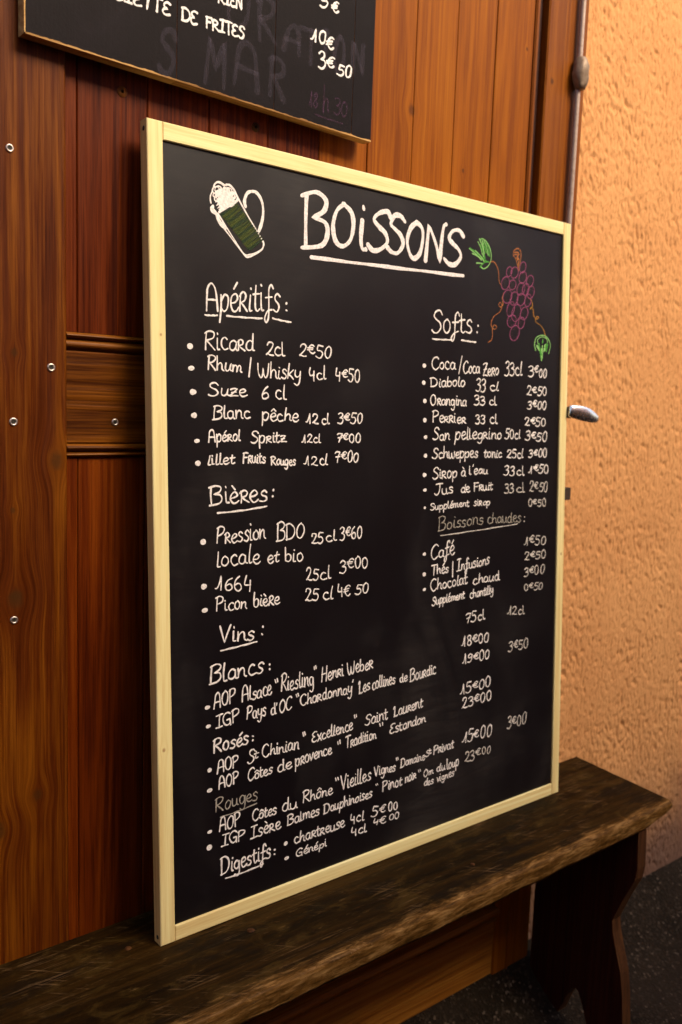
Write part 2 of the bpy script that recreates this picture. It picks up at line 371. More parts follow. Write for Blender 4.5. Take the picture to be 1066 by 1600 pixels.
for i in range(17):
    t = i/16; hp.append((.9400-.4+.100*t, -.066-.006*math.sin(t*3.1), 1.2785-.0165*t+.002*math.sin(t*math.pi)))
    wd = .0055+.0105*math.sin(math.pi*min(1, .18+t*.78))**.8
    if i == 16: wd = .005
    hr.append((.0060 if 0 < i < 16 else .002, wd))
tube('lever_handle', hp, hr, m_chrome, door, 18)
V, F = extrude([(.975, .001), (.975, -.020), (.980, -.032), (1.008, -.032), (1.014, -.024), (1.014, .020), (1.007, .020), (1.007, .001)], 'Z', 1.086, 1.112)
kp = put('rod_keeper', sub(V, door.location), F, m_iron, door)

# ---------------------------------------------------------------- food blackboard above
ub = empty('food_blackboard', (-.1616, 0, 1.7270), 'black painted plank board with food prices, raw wood edge, above the framed menu', 'blackboard')
ux = [-.1616, .0527, .2188, .3725, .4146]; rollz = lambda x: 1.7270-(x+.1616)*(.0135/.5762)
for i in range(4):
    a, b = ux[i]+(.0002 if i else 0), ux[i+1]-(.0002 if i < 3 else 0); yf, yb, c = -.0212, -.001, .0005
    zb0, zb1, zt = rollz(a), rollz(b), 2.50
    pr = [(a, yb), (a, yf+c), (a+c, yf), (b-c, yf), (b, yf+c), (b, yb)]
    V = []
    for t in (0, 1):
        for (x, y) in pr: V.append((x, y, zt if t else zb0+(zb1-zb0)*(x-a)/(b-a)))
    F = [(k_, (k_+1) % 6, 6+(k_+1) % 6, 6+k_) for k_ in range(6)]+[(5, 4, 3, 2, 1, 0), (6, 7, 8, 9, 10, 11)]
    put('plank', sub(V, ub.location), F, [m_black, m_raw], ub, fmat=[1, 0, 0, 0, 1, 1, 1, 1])
# ragged paint line along the bottom arris
random.seed(5)
V = []; N = 160
for i in range(N+1):
    x = ux[0]+(ux[-1]-ux[0])*i/N; h = .0022+.0022*noise.noise(Vector((x*45, 0, 3)))+.0012*noise.noise(Vector((x*160, 2, 3)))
    z = rollz(x); V += [(x, -.0214, z), (x, -.0214, z+max(h, .0004))]
F = [(2*i, 2*i+2, 2*i+3, 2*i+1) for i in range(N)]
put('bare_wood_rim', sub(V, ub.location), F, m_raw, ub)
V = []
for i in range(N+1):
    z = rollz(ux[0])+.78*i/N; h = .0016+.0012*noise.noise(Vector((z*45, 7, 3)))
    V += [(ux[0], -.0214, z), (ux[0]+max(h, .0004), -.0214, z)]
put('bare_wood_rim', sub(V, ub.location), [(2*i, 2*i+1, 2*i+3, 2*i+2) for i in range(N)], m_raw, ub)

# ---------------------------------------------------------------- bench
bench = empty('wooden_bench', (.1, -.13, -.14), 'worn old wooden bench against the door carrying the framed menu board', 'bench')
HB = .4599
def mat_bench():
    def wear(k, col, base, Q):
        z = k.n('SeparateXYZ'); k.put(z.inputs[0], base)
        n1 = k.noise(k.vm('MULTIPLY', base, (11, 20, 20)), 1, 8, .75, .9)
        n2 = k.noise(k.vm('MULTIPLY', base, (20, 120, 120)), 1, 6, .72, .35)
        col = k.mix(k.rng(n1, .50, .66, 0, .75, True), col, (.050, .027, .006))
        col = k.mix(k.math('MULTIPLY', k.rng(n2, .60, .70), .5), col, (.17, .095, .030))
        col = k.mix(k.rng(k.noise(k.vm('MULTIPLY', base, (7, 22, 22)), 1, 4, .6), .52, .64, 0, .8, True), col, (.007, .004, .002))
        edge = k.math('ADD', k.math('MULTIPLY', z.outputs[1], -1), k.math('MULTIPLY', k.math('SUBTRACT', n2, .5), .055))
        edge = k.math('ADD', edge, k.math('MULTIPLY', k.math('SUBTRACT', n1, .5), .05))
        col = k.mix(k.rng(edge, .252, .288, 0, .92, True), col, k.ramp(n2, [(.3, (.05, .020, .004)), (.5, (.15, .068, .015)), (.7, (.38, .21, .075))]))
        # fine scratches
        s1 = k.rng(k.noise(k.vm('MULTIPLY', base, (9, 330, 330)), 1, 2, .5, .3), .57, .66)
        rot = k.n('VectorRotate', rotation_type='Z_AXIS'); k.put(rot.inputs['Vector'], base); rot.inputs['Angle'].default_value = .7
        s2 = k.rng(k.noise(k.vm('MULTIPLY', rot.outputs[0], (16, 260, 260)), 1, 2, .5, .5), .62, .68)
        msk = k.rng(k.noise(base, 9, 5, .7), .50, .66)
        scr = k.math('MULTIPLY', k.math('ADD', k.math('MULTIPLY', s1, .55), k.math('MULTIPLY', s2, .8), clamp=True), msk)
        return k.mix(k.math('MULTIPLY', scr, .7), col, (.22, .125, .055))
    return wood('worn_bench_wood', (.006, .0026, .0006), (.018, .0080, .0014), (.046, .021, .004), axis='X', rough=.52, bump=.7, wear=wear, fine=.6, vary=0, spec=.05)
m_bench = mat_bench()
m_leg = wood('red_brown_bench_leg_wood', (.018, .002, .0006), (.040, .005, .0012), (.070, .012, .003), rough=.6, vary=.0)
m_legedge = wood('lit_leg_edge_wood', (.03, .009, .002), (.07, .024, .006), (.13, .052, .014), rough=.7, vary=.0)  # paler copy of the leg wood; paints light onto its edges
XR, XL2, DB, TH = 1.138, -.92, .281, .041
prs = [(-.003, 0.0)]
NX = 220
V = []; F = []
def slab_ring(x):
    e = (XR-x); th = TH if e > .09 else TH*(.42+.58*max(e, 0)/.09)
    el_ = x-XL2; th = th if el_ > .09 else TH*(.42+.58*max(el_, 0)/.09)
    rr = .011; w1 = .0022*noise.noise(Vector((x*14, 1, 0)))+.0012*noise.noise(Vector((x*60, 4, 0))); w2 = .0022*noise.noise(Vector((x*14, 7, 0)))+.0009*noise.noise(Vector((x*60, 9, 0)))
    yf = -DB+w1
    ring = [(-.003, 0)]
    for q in range(1, 13): ring.append((-.003+(yf+rr+.003)*q/12, .0006*noise.noise(Vector((x*6, q*.9, 2)))))
    for a in range(1, 6): t = math.pi/2*a/5; ring.append((yf+rr-rr*math.sin(t), -rr+rr*math.cos(t)+(0)))
    ring.append((yf+w2*.6, -th*.5)); ring.append((yf+.001+w2, -th*.8)); ring.append((yf+.007+w2, -th)); ring.append((-.003, -th))
    return [(x+.115*y*max(0, min(1, (x-.8)/(XR-.8))), y, HB+z) for y, z in ring]
for i in range(NX+1):
    rg_ = slab_ring(XL2+(XR-XL2)*i/NX); m_ = len(rg_); V += rg_
for i in range(NX):
    for j in range(m_): F.append((i*m_+j, i*m_+(j+1) % m_, (i+1)*m_+(j+1) % m_, (i+1)*m_+j))
F += [tuple(range(m_)), tuple(NX*m_+j for j in range(m_-1, -1, -1))]
put('seat', sub(V, bench.location), [f_[::-1] for f_ in F], m_bench, bench, smooth=False)
# board legs with a waisted outline and an arched foot
half = [(-.270, .4145), (-.274, .335), (-.270, .308), (-.262, .290), (-.246, .255), (-.229, .212), (-.2235, .197), (-.228, .170), (-.237, .140), (-.254, .090), (-.262, .04), (-.268, -.02), (-.270, -.15)]
arch = [(-.205, -.15), (-.196, -.12), (-.180, -.075), (-.165, -.035), (-.152, -.008), (-.142, -.003)]
c0 = -.142
L_ = half+arch; Rr = [(2*c0-y, z) for (y, z) in reversed(arch[:-1])]+[(-.014, -.15), (-.012, .10), (-.012, .175), (-.018, .23), (-.03, .30), (-.04, .4145)]
outline = [(min(y, -.004), z) for y, z in L_+Rr]
for xa in (1.000, -.80):
    V, F = extrude(outline, 'X', xa, xa+.030); n = len(outline)
    fm = [1]*n+[0, 0]
    put('leg', sub(V, bench.location), F, [m_leg, m_legedge], bench, fmat=fm)
# nail heads and dowel ends on the seat
for x, y, r_, m_ in ((.130, -.145, .006, m_legedge), (-.04, -.075, .005, m_legedge), (.56, -.21, .004, m_legedge)):
    lathe('nail_head', [(r_, -.003), (r_, .0006), (r_*.6, .0011), (r_*.1, .0012)], m_, bench, 14, 'Z', (x-.1, y+.13, HB+.14))

# ---------------------------------------------------------------- framed menu chalkboard
LEAN, YB, BW, BH, TK = .0547, -.1009, .9400, 1.2, .0205
menu = empty('menu_chalkboard', (0, YB, HB), 'tall pine framed chalkboard headed Boissons with drinks prices, leaning on the bench', 'chalkboard', (-LEAN, 0, -.0043))
# local frame: x along the board, z up the board, y into the board
def frame_part(name, x0, x1, z0, z1, mat):
    c = .0012
    V = [(x0, TK, z0), (x1, TK, z0), (x1, TK, z1), (x0, TK, z1), (x0, c, z0), (x1, c, z0), (x1, c, z1), (x0, c, z1), (x0+c, 0, z0+c), (x1-c, 0, z0+c), (x1-c, 0, z1-c), (x0+c, 0, z1-c)]
    F = [(0, 3, 2, 1)] + [(i, (i+1) % 4, 4+(i+1) % 4, 4+i) for i in range(4)] + [(4+i, 4+(i+1) % 4, 8+(i+1) % 4, 8+i) for i in range(4)] + [(8, 9, 10, 11)]
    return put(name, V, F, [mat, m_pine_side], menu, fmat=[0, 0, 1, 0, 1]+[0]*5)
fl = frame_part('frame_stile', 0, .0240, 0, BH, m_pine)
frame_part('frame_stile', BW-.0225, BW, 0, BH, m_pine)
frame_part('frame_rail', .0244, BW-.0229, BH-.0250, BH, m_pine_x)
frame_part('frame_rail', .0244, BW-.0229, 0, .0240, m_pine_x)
PD = .0040
V = [(.020, PD, .020), (BW-.018, PD, .020), (BW-.018, PD, BH-.021), (.020, PD, BH-.021), (.020, .010, .020), (BW-.018, .010, .020), (BW-.018, .010, BH-.021), (.020, .010, BH-.021)]
panel = put('writing_panel', V, [(0, 1, 2, 3), (7, 6, 5, 4), (0, 4, 5, 1), (1, 5, 6, 2), (2, 6, 7, 3), (3, 7, 4, 0)], m_slate, menu)
for z in (BH-.012, .011):     # screw holes in the outer edge of the left stile
    h_ = lathe('screw_hole', [(.0034, .0), (.0034, -.0002), (.0022, -.0003)], m_dark, fl, 14, 'X', (-.0001, TK*.5, z)); 

# ---------------------------------------------------------------- handwriting
G = {
'A': (6.2, ['.4 0,.9 5,1.4 8.4,3 10,4.6 8.6,5.3 5,5.8 0', '.9 3.9,3 4.2,5.6 4']), 'B': (5.8, ['.8 9.7,.7 5,.8 .2', '.1 9.3,2.8 10.2,5 9,4.6 6.8,2.2 5.5,2.2 5.5,4.8 5,5.6 2.6,4.2 .4,.2 -.2']),
'C': (5.6, ['5.6 8.6,4.2 10,2 9,.6 6,.8 2.4,2.6 0,4.4 .2,5.8 1.6']), 'D': (6.2, ['.8 9.8,.7 5,.7 0', '0 9.6,3 10,5.6 7.5,5.8 3.5,3.8 .5,.1 .1']),
'E': (5.2, ['5 9.4,3 10,1 8.4,1.6 6,3.2 5.4,3.2 5.4,1 4.4,.6 1.6,2.4 0,5 .8']), 'F': (4.8, ['1 9.8,.9 5,.8 0', '.2 9.6,2.6 9.9,5 9.8', '.9 5.4,4 5.7']),
'G': (6, ['5.6 8.6,4 10,1.8 8.8,.6 5.5,1.2 1.8,3.2 0,5 1.2,5.5 4.4,5.5 4.4,3.4 4.3', '5.5 4.4,5.5 -.6']), 'H': (5.8, ['.9 10,.7 5,.7 0', '5 10,5 5,5.2 0', '.7 5,5 5.4']),
'I': (4.6, ['2.6 9.8,2.4 5,2.4 .1', '.3 9.7,2.6 10,4.7 9.9', '.1 0,2.4 .1,4.6 .2']), 'J': (5.2, ['.8 9.7,3.4 10,5.6 9.8', '3.9 9.9,3.8 4,3 .6,1.4 0,.1 1.4']),
'L': (4.6, ['.2 8,1.2 9.8,2 9.4,1.7 6,1.1 1,.5 .1,1.8 .8,3 .2,4.6 .6']), 'M': (6.8, ['.4 0,1 9.8,1 9.8,3.4 3.8,3.4 3.8,5.8 9.8,5.8 9.8,6.4 0']),
'N': (6, ['.7 0,.9 9.8,.9 9.8,3.2 5,5 .2,5 .2,5 5,5.2 9.4,6 10']), 'O': (6.2, ['3.4 10,1.4 8.4,.6 5,1.4 1.4,3.2 0,5 1.6,5.7 5.2,5 8.6,3.2 10.1']), 'P': (5.4, ['.9 9.6,.8 5,.8 0', '.1 8.8,2.4 10.1,4.9 9,4.8 6.6,3 5.1,.9 4.6']),
'R': (5.6, ['.9 9.6,.8 5,.8 0', '.1 8.8,2.4 10.1,4.8 9,4.6 6.8,2.8 5.3,1 5,1 5,3 3,5.6 0']), 'S': (5, ['5 8.4,3.8 10,1.8 9.6,1 7.6,2.2 6,4 4.6,4.6 2.4,3.2 .2,1.4 0,.1 1.2']),
'T': (5.6, ['0 9.6,3 10,5.8 10', '3 9.9,2.9 5,2.9 0']), 'U': (5.6, ['.7 10,.6 3,2 0,4 .6,5 4,5 10']), 'V': (5.4, ['.3 10,1.4 5,2.6 0,2.6 0,3.9 5,5.4 10.2']),
'W': (7.6, ['.4 10,.6 4,1.8 0,3.2 1,3.8 6.6,3.8 6.6,4.2 1.4,5.6 0,6.8 3,7.4 10.2']), 'Z': (5.4, ['.4 8.8,2 9.8,5 9.7,5 9.7,2.8 5,.4 .2,.4 .2,2.6 .6,5.6 .2', '1.4 4.8,4.4 5.2']),
'a': (4.9, ['4.1 4.8,2.6 5.8,.9 4.4,.8 1.4,2.3 .1,3.8 1.6,4.2 5.4,4.2 5.4,4.1 1.2,5 .2']), 'b': (4.6, ['.9 10,.7 5,.8 .8,.8 .8,2.6 0,4.1 1.5,4 4.4,2.4 5.5,.8 3.8']),
'c': (4.3, ['3.7 5,2.5 5.9,1 4.6,.7 2,2 .1,3.2 .1,4.3 .7']), 'd': (5, ['4 4.8,2.4 5.8,.9 4.2,.8 1.4,2.2 .1,3.8 1.6,4.2 9.8,4.2 9.8,4.1 1.2,5.2 .2']),
'e': (4.4, ['.8 2.8,2.8 3.1,3.9 4.4,2.8 6,1.2 4.8,.7 2.2,2 .1,3.4 .2,4.5 1.2']), 'f': (4, ['4.3 8.6,3.4 10.2,2.2 8.4,2.1 3,1.9 -2,1 -3.8,.2 -2.2,1.6 .2,3.9 1', '.6 5.2,3.8 5.6']),
'g': (4.7, ['4 4.8,2.5 5.8,.9 4.4,.9 1.6,2.3 .4,3.8 1.8,4.2 5.6,4.2 5.6,4.2 -1.6,2.8 -4,.9 -2.8']), 'h': (4.8, ['.9 10,.7 5,.7 0,.7 0,1 3.4,2.6 5.4,3.8 4.4,3.9 1.2,4.9 .2']),
'i': (2.2, ['1 6,.9 2,1.2 .4,2.2 .3', '1 8.6,1.15 8.2']), 'k': (4.4, ['.9 10,.8 5,.7 0', '3.9 5.8,.9 2.8,.9 2.8,2.6 1.6,4.4 0']), 'l': (2.3, ['1 10,.8 5,.9 1.2,1.4 .2,2.4 .4']),
'm': (6.8, ['.6 5.8,.7 3,.7 0,.7 0,1.1 4,2.3 5.7,3.2 4.6,3.3 0,3.3 0,3.7 4,4.9 5.7,5.8 4.5,5.8 1,6.8 .2']), 'n': (4.7, ['.6 5.8,.7 3,.7 0,.7 0,1.2 4,2.6 5.7,3.7 4.5,3.8 1.2,4.8 .2']),
'o': (4.6, ['2.6 5.9,1 4.6,.8 1.6,2.4 0,4 1.6,4 4.5,2.5 6']), 'p': (4.6, ['.7 5.9,.7 1,.6 -4', '.8 3.6,2.3 5.8,4.1 4.7,3.8 1.2,2.3 0,.9 .9']),
'r': (4.2, ['.8 5.8,.8 3,.7 0', '.2 5,1.9 6.2,3.4 5.2,3 3.6,1 2.9,1 2.9,2.4 1.6,4.2 .1']), 's': (3.9, ['3.7 5,2.5 6,1.1 5.1,1.4 3.7,3 2.6,3.4 1.2,2.2 0,.3 .6']),
't': (3.4, ['1.5 8.6,1.3 4,1.4 1,2.3 0,3.4 .8', '.1 5.7,1.5 5.9,3.3 6.1']), 'u': (4.7, ['.7 5.9,.7 1.6,2 0,3.5 1.4,3.9 5.8,3.9 5.8,3.9 1.2,4.8 .2']),
'v': (4, ['.4 5.9,1.2 3,2 0,2 0,2.9 3,3.9 6.1']), 'w': (6, ['.5 5.9,.8 1.4,1.9 0,3 1.6,3.2 4.8,3.2 4.8,3.6 1.2,4.8 0,5.7 2.2,5.8 6']),
'y': (4.6, ['.6 5.9,.8 2.6,2.1 1.4,3.6 2.6,4 5.9,4 5.9,3.9 -1.6,2.6 -4,.7 -3']), 'z': (4.4, ['.5 5.4,2 5.9,4 5.7,4 5.7,2.2 3,.4 .2,.4 .2,2.4 .5,4.5 .2', '1 2.9,3.4 3.2']), 'x': (4.2, ['.5 5.9,4 0', '4 6,.4 0']),
'0': (4.9, ['2.7 10,1.2 8.2,.7 4.6,1.3 1.2,2.6 0,4 1.6,4.4 5.2,4 8.6,2.5 10.1']), '1': (3.8, ['.1 1.2,1.1 1.6,2 5,2.9 9.9,2.9 9.9,2.9 5,3 0']), '2': (4.9, ['.8 7.6,1.4 9.6,3 10,4.2 8.4,3.4 5.4,1.8 2.2,.5 .4,1.4 1.2,3 .3,4.9 .3']),
'3': (4.6, ['.7 8.8,2.2 10,3.9 9,3.6 6.6,1.8 5.5,1.8 5.5,4 4.6,4.2 1.9,2.6 0,.3 .8']), '4': (4.8, ['1.3 9.6,.8 6.5,.7 4.4,1.4 3.5,3.8 3.8', '3.8 6.6,3.7 3,3.7 -.6']), '5': (4.7, ['4.6 9.4,1.6 9.8,1.6 9.8,1 6,3.2 5.7,4.4 3.4,3.4 .5,1.8 0,.2 1']),
'6': (4.7, ['3.6 9.9,1.8 7.8,.8 4,1.2 .9,2.8 0,4.2 1.6,3.8 4.4,2.4 5,.9 3.4']), '7': (4.6, ['.4 8.6,1.6 9.8,4.4 9.4,4.4 9.4,3 5,2.2 0', '1.2 4.8,4 5.3']), '8': (4.8, ['3.9 8.8,2.6 10,1 8.6,1.6 6,3.4 4.6,4.2 2.2,2.7 0,.9 1.8,1.5 4.4,3.4 6.2,3.9 8.8']),
'9': (4.7, ['4 8.2,2.6 9.9,.9 8,1.4 5.6,3 5.4,4.2 7.6,4.2 9.2,4.2 9.2,3.9 3,2.4 .2,.5 .6']), '€': (4.8, ['4.5 8.6,3.3 9.7,1.7 8.4,1.2 6,1.9 3.8,3.5 3.1,4.7 3.9', '.2 6.9,3.6 7.2', '.2 5.6,3.3 5.8']),
'¢': (5.2, ['5 8.8,3.6 10,1.8 8.4,1 5,1.9 1.2,3.6 0,5.2 1.2', '0 6.2,4 6.6', '0 4.2,3.6 4.4']), '/': (3, ['.2 -1,2.6 10.5']), '|': (2, ['1 -1.4,1 10.4']), "'": (1.8, ['1.1 10,.7 8.2']), '“': (3.4, ['.6 10,1.1 8', '2 10.2,2.5 8.2']), ':': (2, ['1 5.6,1.1 5.3', '1 1.2,1.1 .9'])}
ACC = {'é': ('e', '2.2 7.6,3.6 9.6'), 'è': ('e', '1.4 9.4,2.9 7.6'), 'ê': ('e', '1 7.4,2.4 9.2,2.4 9.2,3.8 7.5'), 'à': ('a', '1.2 9.4,2.7 7.6'), 'ô': ('o', '1 7.4,2.5 9.2,2.5 9.2,4 7.5')}
for c_, (b_, s_) in ACC.items(): G[c_] = (G[b_][0], G[b_][1]+[s_])
PARSED = {c_: (a_, [[tuple(float(q) for q in p.split()) for p in st.split(',')] for st in ss]) for c_, (a_, ss) in G.items()}

def smooth_path(pts, sub_=4):
    segs = []; cur = [pts[0]]
    for p in pts[1:]:
        if abs(p[0]-cur[-1][0])+abs(p[1]-cur[-1][1]) < 1e-6: segs.append(cur); cur = [p]
        else: cur.append(p)
    segs.append(cur); out_ = []
    for s_ in segs:
        if len(s_) < 2: continue
        q = [s_[0]]+s_+[s_[-1]]
        for i in range(1, len(q)-2):
            for k_ in range(sub_):
                t = k_/sub_; a, b, c, d_ = q[i-1], q[i], q[i+1], q[i+2]
                out_.append(tuple(.5*((2*b[j])+(-a[j]+c[j])*t+(2*a[j]-5*b[j]+4*c[j]-d_[j])*t*t+(-a[j]+3*b[j]-3*c[j]+d_[j])*t*t*t) for j in (0, 1)))
        out_.append(s_[-1])
    res_ = [out_[0]]
    for p in out_[1:]:
        if math.hypot(p[0]-res_[-1][0], p[1]-res_[-1][1]) > 1e-5: res_.append(p)
    return res_

class Ink:
    """flat raised marker strokes, millimetres on the board"""
    def __init__(s): s.V = []; s.F = []; s.M = []; s.mats = []; s.k = 0
    def stroke(s, pts, wdt, key, smooth=True):
        P = smooth_path(pts) if smooth and len(pts) > 2 else list(pts)
        if len(P) < 2: return
        if key not in s.mats: s.mats.append(key)
        mi = s.mats.index(key); s.k += 1; lift = .10+(s.k % 23)*.017; hw = wdt/2
        base = len(s.V); n_ = len(P); rows = []
        def row(c, nn, h_, hs): rows.append(len(s.V)); s.V.extend([(c[0]-nn[0]*h_, lift, c[1]-nn[1]*h_), (c[0], lift+.16*hs, c[1]), (c[0]+nn[0]*h_, lift, c[1]+nn[1]*h_)])
        ph = random.random()*20
        for i, p in enumerate(P):
            a, b = P[max(i-1, 0)], P[min(i+1, n_-1)]; tx, ty = b[0]-a[0], b[1]-a[1]; l_ = math.hypot(tx, ty) or 1; tx /= l_; ty /= l_; nn = (-ty, tx)
            h_ = hw*(1+.20*math.sin(ph+i*.42)+.08*math.sin(ph*3+i*1.9))
            if i == 0:
                for (q, f_) in ((.98, .22), (.7, .72)): row((p[0]-tx*hw*q, p[1]-ty*hw*q), nn, h_*f_, .6)
            row(p, nn, h_, 1)
            if i == n_-1:
                for (q, f_) in ((.7, .72), (.98, .22)): row((p[0]+tx*hw*q, p[1]+ty*hw*q), nn, h_*f_, .6)
        for a, b in zip(rows, rows[1:]): s.F += [(a, a+1, b+1, b), (a+1, a+2, b+2, b+1)]; s.M += [mi, mi]
    def text(s, t, x0, z0, x1, z1, h_, st):
        wdt = WID[st]
        if h_ < 15 and st in 'wm': wdt *= .86
        if t == '-' or t == '~':
            n_ = 9; bow = 1.0 if t == '~' else .35
            s.stroke([(x0+(x1-x0)*i/n_, z0+(z1-z0)*i/n_-bow*1.2*math.sin(math.pi*i/n_)+.25*math.sin(i*2.1+x0)) for i in range(n_+1)], wdt*(1. if st != 'T' else .72), st); return
        gp = lambda c_: .20 if c_.islower() else .45
        adv = [PARSED[c_][0]+gp(c_) for c_ in t]; tot = sum(adv)-gp(t[-1]); L = math.hypot(x1-x0, z1-z0); sx = L/tot; sz = h_/10
        cx, sn = (x1-x0)/L, (z1-z0)/L; p = 0
        for c_, a_ in zip(t, adv):
            jk = .12 if st == 'T' else .55 if st == 'h' else 1.0; jy = random.uniform(-.38, .38)*jk; js = 1+random.uniform(-.12, .12)*jk; jx = random.uniform(-.2, .2); sl = random.uniform(-.03, .10)
            for st_ in PARSED[c_][1]:
                q = []; last = None; lo = None
                for (gx, gy) in st_:
                    if last == (gx, gy): q.append(lo); continue
                    ax = (p+jx+gx+sl*gy+random.uniform(-.15, .15))*sx; ay = (gy*js+jy+random.uniform(-.2, .2))*sz
                    lo = (x0+ax*cx-ay*sn*.2, z0+ax*sn+ay); q.append(lo); last = (gx, gy)
                s.stroke(q, wdt*(1.15 if c_ == ':' else 1), st)
            p += a_
    def dot(s, x, z, r_):
        s.stroke([(x-r_*.25, z), (x+r_*.25, z+.2)], r_*1.75, 'w', False)
    def build(s, name, parent, ybase, offs=(0, 0, 0)):
        vv = [(x*.001-offs[0], ybase-y*.001-offs[1], z*.001-offs[2]) for x, y, z in s.V]
        return put(name, vv, [f_ for f_ in s.F], [CH[k_] for k_ in s.mats], parent, fmat=s.M)
